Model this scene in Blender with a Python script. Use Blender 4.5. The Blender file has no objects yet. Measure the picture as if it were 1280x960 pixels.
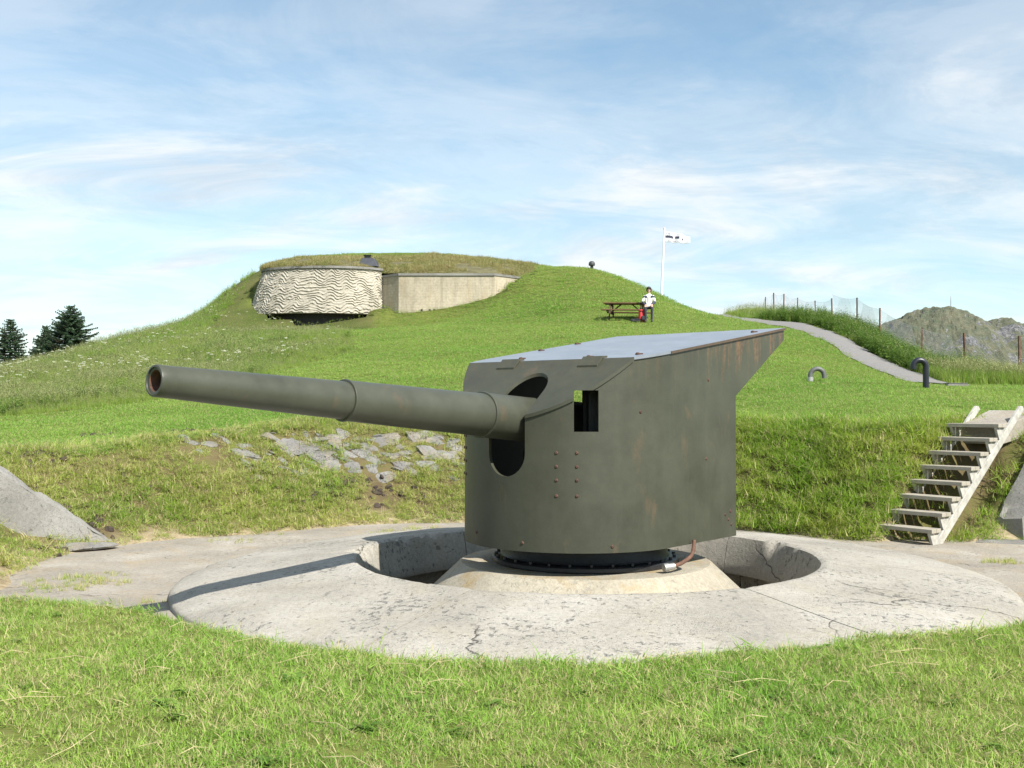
import bpy, bmesh, math, random
import numpy as np
from mathutils import Vector, Matrix

R = math.radians
scene = bpy.context.scene
C = scene.collection

# ------------------------------------------------------------------ camera, sky, sun, exposure
F_PX = 1320.0            # focal length in photo pixels (1280 wide)
HORIZON = 505.0          # photo row of the horizon
EYE = 1.94               # eye height above the concrete apron
cam_data = bpy.data.cameras.new('camera')
cam = bpy.data.objects.new('camera', cam_data)
C.objects.link(cam)
cam_data.sensor_width = 36.0
cam_data.lens = 36.0 * F_PX / 1280.0
cam_data.clip_start = 0.05
cam_data.clip_end = 6000
cam.location = (0, 0, EYE)
cam.rotation_euler = (R(90) + math.atan((HORIZON - 480.0) / F_PX), 0, 0)
scene.camera = cam

SUN_EL = R(44.0)
SUN_AZ = math.atan2(0.653, -0.772)      # clockwise from +Y: the sun stands behind the viewer's right shoulder
world = bpy.data.worlds.new('World')
scene.world = world
world.use_nodes = True
wt = world.node_tree
wt.nodes.clear()

def N(tree, kind, **kw):
    n = tree.nodes.new(kind)
    for k, v in kw.items():
        if k == 'inputs':
            for i, val in v.items():
                n.inputs[i].default_value = val
        else:
            setattr(n, k, v)
    return n

def L(tree, a, b):
    tree.links.new(a, b)

def ramp(tree, fac, stops, interp='LINEAR'):
    n = tree.nodes.new('ShaderNodeValToRGB')
    cr = n.color_ramp
    cr.interpolation = interp
    while len(cr.elements) < len(stops):
        cr.elements.new(0.5)
    for e, (p, c) in zip(cr.elements, stops):
        e.position = p
        e.color = c if len(c) == 4 else (*c, 1)
    L(tree, fac, n.inputs['Fac'])
    return n.outputs['Color']

def G(v):
    return (v, v, v, 1)

def build_sky():
    t = wt
    sky = N(t, 'ShaderNodeTexSky', sky_type='NISHITA', sun_disc=False)
    sky.sun_elevation = SUN_EL
    sky.sun_rotation = SUN_AZ
    sky.air_density = 1.0
    sky.dust_density = 0.25
    sky.ozone_density = 1.6
    co = N(t, 'ShaderNodeTexCoord')
    sep = N(t, 'ShaderNodeSeparateXYZ')
    L(t, co.outputs['Generated'], sep.inputs[0])
    zz = N(t, 'ShaderNodeMath', operation='MAXIMUM', inputs={1: 0.0})
    L(t, sep.outputs['Z'], zz.inputs[0])
    za = N(t, 'ShaderNodeMath', operation='ADD', inputs={1: 0.16})
    L(t, zz.outputs[0], za.inputs[0])
    dx = N(t, 'ShaderNodeMath', operation='DIVIDE')
    L(t, sep.outputs['X'], dx.inputs[0]); L(t, za.outputs[0], dx.inputs[1])
    dy = N(t, 'ShaderNodeMath', operation='DIVIDE')
    L(t, sep.outputs['Y'], dy.inputs[0]); L(t, za.outputs[0], dy.inputs[1])
    comb = N(t, 'ShaderNodeCombineXYZ')
    L(t, dx.outputs[0], comb.inputs[0]); L(t, dy.outputs[0], comb.inputs[1])
    # thin streaked high cloud
    mp = N(t, 'ShaderNodeMapping')
    mp.inputs['Rotation'].default_value = (0, 0, R(-38))
    mp.inputs['Scale'].default_value = (0.55, 0.80, 1)
    mp.inputs['Location'].default_value = (SKY_X, SKY_Y, 0)
    L(t, comb.outputs[0], mp.inputs[0])
    n1 = N(t, 'ShaderNodeTexNoise', inputs={'Scale': 0.85, 'Detail': 8, 'Roughness': 0.60, 'Distortion': 0.5})
    L(t, mp.outputs[0], n1.inputs['Vector'])
    n2 = N(t, 'ShaderNodeTexNoise', inputs={'Scale': 2.6, 'Detail': 7, 'Roughness': 0.65, 'Distortion': 0.7})
    L(t, mp.outputs[0], n2.inputs['Vector'])
    mx = N(t, 'ShaderNodeMath', operation='MULTIPLY_ADD', inputs={1: 0.22})
    L(t, n2.outputs[0], mx.inputs[0]); L(t, n1.outputs[0], mx.inputs[2])
    veil = ramp(t, mx.outputs[0], [(0.46, G(0.12)), (0.62, G(0.42)), (0.76, G(0.92))], 'EASE')
    # low haze and grey-white cumulus banks: more cover the lower one looks
    low = ramp(t, sep.outputs['Z'], [(0.0, G(0.62)), (0.12, G(0.46)), (0.30, G(0.22)), (0.7, G(0.08))], 'EASE')
    n3 = N(t, 'ShaderNodeTexNoise', inputs={'Scale': 3.2, 'Detail': 7, 'Roughness': 0.55, 'Distortion': 0.3})
    mp3 = N(t, 'ShaderNodeMapping')
    mp3.inputs['Scale'].default_value = (1, 1, 3.2)
    mp3.inputs['Location'].default_value = (3.1, 1.2, 0.4)
    L(t, co.outputs['Generated'], mp3.inputs[0])
    L(t, mp3.outputs[0], n3.inputs['Vector'])
    bank = ramp(t, n3.outputs[0], [(0.40, G(0.25)), (0.60, G(1.15))], 'EASE')
    lowm = N(t, 'ShaderNodeMath', operation='MULTIPLY')
    L(t, low, lowm.inputs[0]); L(t, bank, lowm.inputs[1])
    cov = N(t, 'ShaderNodeMath', operation='MAXIMUM')
    L(t, veil, cov.inputs[0]); L(t, lowm.outputs[0], cov.inputs[1])
    ccol = ramp(t, n2.outputs[0], [(0.38, (4.1, 4.5, 4.9)), (0.56, (5.6, 5.75, 5.8))])
    mix = N(t, 'ShaderNodeMixRGB')
    L(t, cov.outputs[0], mix.inputs[0])
    bright = N(t, 'ShaderNodeMixRGB', blend_type='MULTIPLY', inputs={0: 1.0, 2: SKY_TINT})
    L(t, sky.outputs[0], bright.inputs[1])
    L(t, bright.outputs[0], mix.inputs[1]); L(t, ccol, mix.inputs[2])
    bg = N(t, 'ShaderNodeBackground', inputs={1: 0.106})
    L(t, mix.outputs[0], bg.inputs[0])
    out = N(t, 'ShaderNodeOutputWorld')
    L(t, bg.outputs[0], out.inputs[0])

SKY_X, SKY_Y = -3.1, 5.2
SKY_TINT = (0.90, 1.04, 0.98, 1)
build_sky()

sun_data = bpy.data.lights.new('sun', 'SUN')
sun_data.energy = 5.0
sun_data.angle = R(0.53)
sun_data.color = (1.0, 0.955, 0.88)
sun = bpy.data.objects.new('sun', sun_data)
C.objects.link(sun)
sun.location = (20, -25, 30)
_sd = Vector((math.sin(SUN_AZ) * math.cos(SUN_EL), math.cos(SUN_AZ) * math.cos(SUN_EL), math.sin(SUN_EL)))
sun.rotation_euler = (-_sd).to_track_quat('-Z', 'Y').to_euler()

vs = scene.view_settings
vs.view_transform = 'Standard'
vs.look = 'None'
vs.gamma = 1.0
vs.exposure = 0.74
vs.use_curve_mapping = False
scene.cycles.max_bounces = 6
scene.cycles.transparent_max_bounces = 8
scene.cycles.use_denoising = True

# ------------------------------------------------------------------ helpers
def PX(u, v, D):
    """photo pixel + distance along the view axis -> world point"""
    return Vector(((u - 640.0) / F_PX * D, D, EYE + (HORIZON - v) / F_PX * D))

def tag(o, label=None, cat=None, group=None, kind=None):
    if label: o['label'] = label
    if cat: o['category'] = cat
    if group: o['group'] = group
    if kind: o['kind'] = kind
    return o

def empty(name, loc=(0, 0, 0), rz=0.0):
    o = bpy.data.objects.new(name, None)
    o.empty_display_size = 0.2
    o.location = loc
    o.rotation_euler = (0, 0, rz)
    C.objects.link(o)
    return o

class MB:
    """collects shapes, then becomes ONE mesh object"""
    def __init__(self):
        self.v, self.f = [], []
    def add(self, verts, faces):
        b = len(self.v)
        self.v.extend([tuple(p) for p in verts])
        self.f.extend([tuple(b + i for i in fc) for fc in faces])
    def box(self, c, s, rot=None, taper=1.0):
        vs_ = []
        for z in (-1, 1):
            k = taper if z > 0 else 1.0
            for x, y in ((-1, -1), (1, -1), (1, 1), (-1, 1)):
                p = Vector((x * s[0] / 2 * k, y * s[1] / 2 * k, z * s[2] / 2))
                if rot is not None: p = rot @ p
                vs_.append(p + Vector(c))
        self.add(vs_, [(3, 2, 1, 0), (4, 5, 6, 7), (0, 1, 5, 4), (1, 2, 6, 5), (2, 3, 7, 6), (3, 0, 4, 7)])
    def bar(self, a, b, w, h, up=Vector((0, 0, 1))):
        a, b = Vector(a), Vector(b)
        d = (b - a); ln = d.length; d.normalize()
        side = d.cross(up)
        if side.length < 1e-4: side = d.cross(Vector((0, 1, 0)))
        side.normalize(); u = side.cross(d)
        m = Matrix((d, side, u)).transposed()
        self.box((a + b) / 2, (ln, w, h), m)
    def tube(self, pts, rad, n=8, caps=True):
        pts = [Vector(p) for p in pts]
        if not hasattr(rad, '__len__'): rad = [rad] * len(pts)
        rings = []
        ref = None
        for i, p in enumerate(pts):
            if i == 0: t = pts[1] - p
            elif i == len(pts) - 1: t = p - pts[i - 1]
            else: t = pts[i + 1] - pts[i - 1]
            t.normalize()
            if ref is None:
                ref = t.orthogonal().normalized()
            ref = (ref - t * ref.dot(t))
            if ref.length < 1e-5: ref = t.orthogonal()
            ref.normalize()
            b = t.cross(ref)
            rings.append([p + (ref * math.cos(2 * math.pi * k / n) + b * math.sin(2 * math.pi * k / n)) * rad[i] for k in range(n)])
        vs_ = [q for r in rings for q in r]
        fs = []
        for i in range(len(rings) - 1):
            for k in range(n):
                fs.append((i * n + k, i * n + (k + 1) % n, (i + 1) * n + (k + 1) % n, (i + 1) * n + k))
        if caps:
            fs.append(tuple(range(n - 1, -1, -1)))
            fs.append(tuple((len(rings) - 1) * n + k for k in range(n)))
        self.add(vs_, fs)
    def lathe(self, prof, n=64, origin=(0, 0, 0), axis=None, a0=0.0, a1=2 * math.pi, close=True):
        """prof: (radius, height) pairs; axis: unit vector of the height direction"""
        ax = Vector(axis) if axis is not None else Vector((0, 0, 1))
        if abs(ax.z) > 0.999: e1, e2 = Vector((1, 0, 0)), Vector((0, 1, 0))
        else:
            e1 = ax.cross(Vector((0, 0, 1))).normalized(); e2 = ax.cross(e1)
        o = Vector(origin)
        full = abs(a1 - a0 - 2 * math.pi) < 1e-6
        cols = n if full else n + 1
        vs_ = []
        for k in range(cols):
            a = a0 + (a1 - a0) * k / n
            d = e1 * math.cos(a) + e2 * math.sin(a)
            for r, h in prof:
                vs_.append(o + d * r + ax * h)
        m = len(prof)
        fs = []
        for k in range(n):
            k2 = (k + 1) % cols
            for i in range(m - 1 if not close else m):
                j = (i + 1) % m
                fs.append((k * m + i, k2 * m + i, k2 * m + j, k * m + j))
        if not full and close:
            fs.append(tuple(range(m - 1, -1, -1)))
            fs.append(tuple(n * m + i for i in range(m)))
        self.add(vs_, fs)
    def prism(self, poly, z0, z1):
        """poly: list of (x,y); z0,z1: numbers or callables of (x,y)"""
        f0 = z0 if callable(z0) else (lambda x, y: z0)
        f1 = z1 if callable(z1) else (lambda x, y: z1)
        n = len(poly)
        vs_ = [(x, y, f0(x, y)) for x, y in poly] + [(x, y, f1(x, y)) for x, y in poly]
        fs = [tuple(range(n - 1, -1, -1)), tuple(range(n, 2 * n))]
        fs += [(i, (i + 1) % n, n + (i + 1) % n, n + i) for i in range(n)]
        self.add(vs_, fs)
    def mesh(self, name, fix=True, smooth=None):
        me = bpy.data.meshes.new(name)
        me.from_pydata(self.v, [], self.f)
        if fix:
            bm = bmesh.new(); bm.from_mesh(me)
            bmesh.ops.recalc_face_normals(bm, faces=bm.faces)
            bm.to_mesh(me); bm.free()
        if smooth is not None:
            me.polygons.foreach_set('use_smooth', [True] * len(me.polygons))
            if smooth < 180:
                me.set_sharp_from_angle(angle=R(smooth))
        me.update()
        return me
    def build(self, name, mat, parent=None, smooth=None, bevel=None, fix=True):
        me = self.mesh(name, fix, smooth)
        if mat is not None: me.materials.append(mat)
        o = bpy.data.objects.new(name, me)
        C.objects.link(o)
        if parent is not None: o.parent = parent
        if bevel:
            md = o.modifiers.new('bevel', 'BEVEL')
            md.width = bevel; md.segments = 2; md.limit_method = 'ANGLE'; md.angle_limit = R(35)
        return o

def place(name, me, parent=None, matrix=None):
    o = bpy.data.objects.new(name, me)
    C.objects.link(o)
    if parent is not None: o.parent = parent
    if matrix is not None: o.matrix_local = matrix
    return o

def copy_tree(o, parent=None):
    c = o.copy()
    C.objects.link(c)
    c.parent = parent
    for ch in o.children:
        copy_tree(ch, c)
    return c

# numpy value noise -------------------------------------------------
def _hash(ix, iy, seed):
    h = (ix.astype(np.int64) * 374761393 + iy.astype(np.int64) * 668265263 + seed * 974634777) & 0x7fffffff
    h = ((h ^ (h >> 13)) * 1274126177) & 0x7fffffff
    h = h ^ (h >> 16)
    return (h & 0xffff) / 65535.0

def vnoise(x, y, seed=0):
    x = np.asarray(x, float); y = np.asarray(y, float)
    ix = np.floor(x); iy = np.floor(y)
    fx = x - ix; fy = y - iy
    fx = fx * fx * fx * (fx * (fx * 6 - 15) + 10); fy = fy * fy * fy * (fy * (fy * 6 - 15) + 10)
    ix = ix.astype(np.int64); iy = iy.astype(np.int64)
    a = _hash(ix, iy, seed); b = _hash(ix + 1, iy, seed)
    c = _hash(ix, iy + 1, seed); d = _hash(ix + 1, iy + 1, seed)
    return (a * (1 - fx) + b * fx) * (1 - fy) + (c * (1 - fx) + d * fx) * fy

def fbm(x, y, seed=0, octv=4, lac=2.1, gain=0.5):
    s = 0; a = 1.0; t = 0
    x = np.asarray(x, float); y = np.asarray(y, float)
    for o in range(octv):
        s = s + a * (vnoise(x, y, seed + o * 17) - 0.5)
        t += a; a *= gain; x = x * lac + 13.7; y = y * lac + 7.3
    return s / t * 2.0      # about -1 .. 1

# ------------------------------------------------------------------ materials
MATS = {}
def new_mat(name):
    m = bpy.data.materials.new(name)
    m.use_nodes = True
    t = m.node_tree
    b = t.nodes['Principled BSDF']
    MATS[name] = m
    return m, t, b

def coords(t, kind='Object', scale=(1, 1, 1)):
    co = N(t, 'ShaderNodeTexCoord')
    mp = N(t, 'ShaderNodeMapping')
    mp.inputs['Scale'].default_value = scale
    L(t, co.outputs[kind], mp.inputs[0])
    return mp.outputs[0]

def geo_pos(t, scale=(1, 1, 1)):
    g = N(t, 'ShaderNodeNewGeometry')
    mp = N(t, 'ShaderNodeMapping')
    mp.inputs['Scale'].default_value = scale
    L(t, g.outputs['Position'], mp.inputs[0])
    return mp.outputs[0]

def noise(t, vec, scale, detail=5, rough=0.6, dist=0.0):
    n = N(t, 'ShaderNodeTexNoise', inputs={'Scale': scale, 'Detail': detail, 'Roughness': rough, 'Distortion': dist})
    L(t, vec, n.inputs['Vector'])
    return n.outputs[0]

def mixc(t, fac, a, b, blend='MIX'):
    n = N(t, 'ShaderNodeMixRGB', blend_type=blend)
    for i, s in ((0, fac), (1, a), (2, b)):
        if hasattr(s, 'links'): L(t, s, n.inputs[i])
        else: n.inputs[i].default_value = s if i == 0 else (s if len(s) == 4 else (*s, 1))
    return n.outputs[0]

def mathn(t, op, a, b=0.0, c=None):
    n = N(t, 'ShaderNodeMath', operation=op)
    for i, s in ((0, a), (1, b), (2, c)):
        if s is None: continue
        if hasattr(s, 'links'): L(t, s, n.inputs[i])
        else: n.inputs[i].default_value = s
    return n.outputs[0]

def bump(t, h, strength=0.3, dist=0.02, prev=None):
    n = N(t, 'ShaderNodeBump', inputs={'Strength': strength, 'Distance': dist})
    L(t, h, n.inputs['Height'])
    if prev is not None: L(t, prev, n.inputs['Normal'])
    return n.outputs[0]

def simple(name, col, rough=0.6, metal=0.0, var=0.25, scale=6.0, bmp=0.15, bscale=40.0, bdist=0.01):
    m, t, b = new_mat(name)
    vec = geo_pos(t)
    n = noise(t, vec, scale, 6, 0.65)
    lo = tuple(c * (1 - var) for c in col); hi = tuple(min(1, c * (1 + var)) for c in col)
    L(t, ramp(t, n, [(0.3, lo), (0.7, hi)]), b.inputs['Base Color'])
    b.inputs['Roughness'].default_value = rough
    b.inputs['Metallic'].default_value = metal
    if bmp:
        L(t, bump(t, noise(t, vec, bscale, 4, 0.6), bmp, bdist), b.inputs['Normal'])
    return m

def concrete(name, base=(0.40, 0.385, 0.345), dark=(0.20, 0.195, 0.18), pale=(0.52, 0.50, 0.46), stain=0.0, speck=0.6, streak=0.0, crack=0.0, ns=1.0):
    m, t, b = new_mat(name)
    vec = geo_pos(t)
    big = noise(t, vec, 0.9 * ns, 6, 0.62, 0.3)
    col = ramp(t, big, [(0.30, tuple(x * 0.78 for x in base)), (0.52, base), (0.72, pale)])
    fine = noise(t, vec, 26 * ns, 5, 0.7)
    col = mixc(t, 0.55, col, ramp(t, fine, [(0.30, G(0.55)), (0.58, G(1.0)), (0.8, G(1.18))]), 'MULTIPLY')
    # exposed dark aggregate where the skin has worn off
    patch = noise(t, vec, 1.7 * ns, 4, 0.6)
    pit = N(t, 'ShaderNodeTexVoronoi', inputs={'Scale': 48 * ns, 'Randomness': 1.0})
    L(t, vec, pit.inputs['Vector'])
    sp = ramp(t, pit.outputs['Distance'], [(0.12, G(1)), (0.30, G(0))])
    pm = ramp(t, patch, [(0.42, G(0.18)), (0.62, G(speck))])
    spm = mathn(t, 'MULTIPLY', sp, pm)
    col = mixc(t, spm, col, dark)
    # coarser pits and dark lichen specks, gathered in worn patches
    p2 = noise(t, vec, 15 * ns, 4, 0.7, 0.4)
    w2 = ramp(t, noise(t, vec, 0.75 * ns, 4, 0.65), [(0.44, G(0.0)), (0.64, G(1.0))])
    pits = mathn(t, 'MULTIPLY', ramp(t, mathn(t, 'ADD', p2, mathn(t, 'MULTIPLY', w2, 0.10)), [(0.63, G(0)), (0.70, G(1))]), speck)
    col = mixc(t, pits, col, tuple(x * 0.8 for x in dark))
    if stain:
        sn = noise(t, geo_pos(t, (1.4, 1.4, 0.35)), 1.6, 5, 0.65, 0.4)
        sm = ramp(t, sn, [(0.50, G(0)), (0.68, G(stain))])
        col = mixc(t, sm, col, (0.33, 0.235, 0.10))
    if streak:
        st = noise(t, geo_pos(t, (3.0, 3.0, 0.28)), 1.4, 5, 0.65)
        col = mixc(t, ramp(t, st, [(0.48, G(0)), (0.72, G(streak))]), col, tuple(x * 0.42 for x in base), 'MIX')
        bd = N(t, 'ShaderNodeTexWave', wave_type='BANDS', bands_direction='Z', inputs={'Scale': 2.2, 'Distortion': 0.6, 'Detail': 2})
        L(t, vec, bd.inputs['Vector'])
        col = mixc(t, 0.35, col, ramp(t, bd.outputs[0], [(0.0, G(0.72)), (0.16, G(1)), (1, G(1))]), 'MULTIPLY')
    hgt = mathn(t, 'SUBTRACT', mathn(t, 'SUBTRACT', fine, mathn(t, 'MULTIPLY', spm, 1.2)), mathn(t, 'MULTIPLY', pits, 1.5))
    if crack:
        wv = N(t, 'ShaderNodeVectorMath', operation='ADD')
        nz = N(t, 'ShaderNodeTexNoise', inputs={'Scale': 1.3, 'Detail': 5, 'Roughness': 0.6})
        L(t, vec, nz.inputs['Vector'])
        L(t, vec, wv.inputs[0])
        sc = N(t, 'ShaderNodeVectorMath', operation='SCALE'); sc.inputs['Scale'].default_value = 0.9
        L(t, nz.outputs['Color'], sc.inputs[0]); L(t, sc.outputs[0], wv.inputs[1])
        vo = N(t, 'ShaderNodeTexVoronoi', feature='DISTANCE_TO_EDGE', inputs={'Scale': crack})
        L(t, wv.outputs[0], vo.inputs['Vector'])
        brk = ramp(t, noise(t, vec, 0.8, 3, 0.5), [(0.50, G(0)), (0.58, G(1))])
        cm = mathn(t, 'MULTIPLY', ramp(t, vo.outputs['Distance'], [(0.0015, G(1)), (0.0045, G(0))]), brk)
        col = mixc(t, cm, col, (0.06, 0.055, 0.05))
        hgt = mathn(t, 'SUBTRACT', hgt, mathn(t, 'MULTIPLY', cm, 2.0))
    L(t, col, b.inputs['Base Color'])
    b.inputs['Roughness'].default_value = 0.92
    b.inputs['Specular IOR Level'].default_value = 0.25
    L(t, bump(t, hgt, 0.6, 0.012), b.inputs['Normal'])
    return m

M_APRON = concrete('apron_concrete', (0.335, 0.30, 0.25), pale=(0.43, 0.395, 0.34), stain=0.30, speck=0.6, crack=0.33)
M_RING = concrete('ring_concrete', (0.375, 0.35, 0.30), pale=(0.45, 0.425, 0.375), stain=0.10, speck=0.95, crack=0.28)
M_PLINTH = concrete('plinth_concrete', (0.40, 0.36, 0.28), pale=(0.47, 0.43, 0.345), stain=0.75, speck=0.3)
M_WALL = concrete('bunker_concrete', (0.47, 0.41, 0.31), pale=(0.56, 0.50, 0.39), stain=0.25, speck=0.2, streak=0.5, ns=0.35)
M_RELIEF = concrete('relief_concrete', (0.42, 0.385, 0.315), pale=(0.50, 0.46, 0.385), speck=0.15, ns=0.4)
M_BLOCK = concrete('block_concrete', (0.24, 0.23, 0.21), pale=(0.33, 0.32, 0.295), speck=0.9, crack=0.9)
# ------------------------------------------------------------------ terrain
GUN_X, GUN_Y = 0.81, 11.77

APRON_PTS = [(-4.36, 9.1), (-2.85, 8.6), (-1.36, 7.5), (0, 7.12), (1.17, 7.2), (2.2, 7.65), (4.0, 8.3), (5.6, 9.4), (7.0, 11.0),
             (7.7, 13.0), (7.35, 14.7), (6.2, 14.85), (5.1, 14.85), (4.28, 15.6), (3.5, 16.4), (1.3, 17.2), (-0.8, 17.3), (-2.46, 16.9),
             (-4.04, 15.7), (-4.8, 15.25), (-5.4, 14.55), (-5.75, 13.6), (-5.6, 12.2), (-5.35, 10.9), (-5.2, 10.0), (-4.9, 9.4)]

def catmull(pts, k=6, closed=True):
    out = []
    n = len(pts)
    rng = range(n) if closed else range(n - 1)
    for i in rng:
        if closed: p = [np.array(pts[(i + j) % n], float) for j in (-1, 0, 1, 2)]
        else: p = [np.array(pts[min(max(i + j, 0), n - 1)], float) for j in (-1, 0, 1, 2)]
        for s in range(k):
            t = s / k
            out.append(0.5 * ((2 * p[1]) + (-p[0] + p[2]) * t + (2 * p[0] - 5 * p[1] + 4 * p[2] - p[3]) * t * t + (-p[0] + 3 * p[1] - 3 * p[2] + p[3]) * t ** 3))
    if not closed: out.append(np.array(pts[-1], float))
    return np.array(out)

APRON = catmull(APRON_PTS, 5)

def poly_sd(x, y, poly):
    """signed distance to a closed polygon, negative inside"""
    x = np.asarray(x, float); y = np.asarray(y, float)
    d2 = np.full(x.shape, 1e18); inside = np.zeros(x.shape, bool)
    n = len(poly)
    for i in range(n):
        ax, ay = poly[i]; bx, by = poly[(i + 1) % n]
        ex, ey = bx - ax, by - ay
        t = np.clip(((x - ax) * ex + (y - ay) * ey) / (ex * ex + ey * ey + 1e-12), 0, 1)
        dd = (x - ax - t * ex) ** 2 + (y - ay - t * ey) ** 2
        d2 = np.minimum(d2, dd)
        cond = ((ay > y) != (by > y)) & (x < (bx - ax) * (y - ay) / (by - ay + 1e-18) + ax)
        inside ^= cond
    d = np.sqrt(d2)
    return np.where(inside, -d, d)

# (photo column, distance, photo row) of the upper ground, read off the photograph
UVD = [
 (1240, 17.0, 524), (1100, 17.2, 527), (1000, 18.5, 523), (900, 19.2, 522), (1330, 17.5, 520),
 (1300, 21, 503), (1157, 23.5, 486), (1157, 20, 503), (1020, 25, 476), (1020, 21, 500), (1290, 26, 486),
 (1300, 28, 484), (1230, 27.5, 483), (1180, 27.3, 480), (1130, 29, 468), (1085, 33, 447), (1060, 35.5, 433), (1040, 38, 422), (1015, 41.5, 413), (985, 45, 407), (950, 48.5, 403), (915, 53, 400),
 (1020, 33, 440), (960, 30, 450), (960, 38, 418),
 (1280, 32, 480), (1207, 33, 474), (1152, 35.5, 459), (1100, 41, 428), (1072, 45, 411), (1041, 49, 405), (1000, 54, 399), (960, 58, 396),
 (900, 26, 470), (900, 34, 430), (900, 42, 408),
 (800, 20, 520), (800, 26, 468), (800, 34, 426), (782, 43, 398), (830, 43.5, 398), (740, 43.5, 399), (800, 50, 373), (800, 56, 357), (850, 57, 385), (900, 56, 397),
 (640, 20.5, 520), (640, 27, 468), (640, 36, 430), (640, 46, 404), (640, 52, 378), (740, 55, 348), (740, 60, 339), (690, 54, 358), (690, 60, 334),
 (665, 54.5, 354), (620, 54.3, 377), (560, 54, 396), (500, 53.8, 402), (560, 49, 405),
 (500, 20.5, 520), (500, 27, 474), (500, 36, 435), (500, 46, 410),
 (400, 20.3, 523), (400, 27, 486), (400, 36, 447), (400, 46, 416), (430, 54, 406), (340, 54, 406), (390, 54.3, 407),
 (300, 20, 528), (300, 27, 493), (300, 36, 456), (300, 46, 421), (290, 54, 400),
 (200, 19.6, 536), (200, 25, 508), (200, 33, 471), (200, 42, 436), (205, 52, 412),
 (100, 19, 545), (100, 24, 519), (100, 30, 487), (100, 40, 456), (120, 48, 435),
 (0, 18, 552), (0, 23, 528), (0, 30, 496), (0, 38, 473), (0, 42, 469),
 (255, 60, 387), (232, 58, 403), (278, 60, 370), (300, 61, 352), (345, 62, 328), (450, 62, 320), (560, 62, 319), (640, 62, 328),
]
XYZ = [PX(u, v, D) for u, D, v in UVD]
XYZ += [Vector(p) for p in [
 (0, 5, .29), (-3.5, 6, .33), (3.5, 6, .29), (0, 2, .30), (0, -6, .3), (-6, 0, .35), (6, 0, .32), (-12, -10, .5), (12, -10, .4), (0, 6.9, .27), (-3, 8, .33), (4, 8, .28),
 (-6.3, 9, .43), (-7.2, 11, .75), (-7.6, 13.5, 1.15), (-11, 10, .9), (-12, 15, 1.5), (-18, 8, .9), (-20, 20, 2.0), (-22, 30, 2.4),
 (7.6, 9.5, .38), (9, 11.5, .95), (9.2, 14, 1.6), (12, 10, .9), (13, 16, 1.8), (18, 9, 1.0), (20, 18, 2.0), (22, 26, 1.9), (22, 35, .5),
 (18, 42, 2.0), (19, 52, 2.0), (16, 60, 3.5), (12, 68, 4.0), (4, 72, 6.5), (-8, 74, 8.5), (-20, 72, 3.0), (-28, 62, .5), (-32, 48, .5), (-30, 36, 1.5), (9, 62, 6.6),
]]
PTS = np.array(XYZ)

def _k(r2):
    return 0.5 * r2 * np.log(r2 + 1e-9)

def tps_fit(p, z, lam):
    n = len(p)
    d2 = ((p[:, None] - p[None]) ** 2).sum(-1)
    A = np.zeros((n + 3, n + 3))
    A[:n, :n] = _k(d2) + lam * np.eye(n)
    A[:n, n:] = np.c_[np.ones(n), p]
    A[n:, :n] = A[:n, n:].T
    return np.linalg.solve(A, np.r_[z, 0, 0, 0])
TW = tps_fit(PTS[:, :2], PTS[:, 2], 0.35)

def T_up(x, y):
    x = np.asarray(x, float); y = np.asarray(y, float)
    shp = x.shape
    q = np.c_[x.ravel(), y.ravel()]
    out = np.empty(len(q))
    for i in range(0, len(q), 20000):
        c = q[i:i + 20000]
        d2 = ((c[:, None] - PTS[None, :, :2]) ** 2).sum(-1)
        out[i:i + 20000] = _k(d2) @ TW[:-3] + TW[-3] + c @ TW[-2:]
    return out.reshape(shp)

# bunker front line in plan (drum curve, then the straight wall), used to hollow the hill behind it
DRUM_C = (-10.35, 57.0); DRUM_RX, DRUM_RY = 3.75, 2.45
def drum_pt(phi, inset=0.0):
    return (DRUM_C[0] + (DRUM_RX - inset) * math.cos(phi), DRUM_C[1] - (DRUM_RY - inset) * math.sin(phi))
W0, W1, W2, W3 = [(p.x, p.y) for p in (PX(474, 0, 56.3), PX(498, 0, 55.2), PX(618, 0, 55.2), PX(672, 0, 57.6))]
DRUM_A1 = 0.40
_front = [drum_pt(math.pi - (math.pi - DRUM_A1) * i / 14) for i in range(15)] + [W0, W1, W2, W3]
HOLLOW = np.array([(-13.6, 57.0)] + [(x, y + 0.25) for x, y in _front[1:]] + [(1.4, 59.5), (-13.2, 60.5)])

def sstep(a, b, x):
    t = np.clip((x - a) / (b - a), 0, 1)
    return t * t * (3 - 2 * t)

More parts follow.
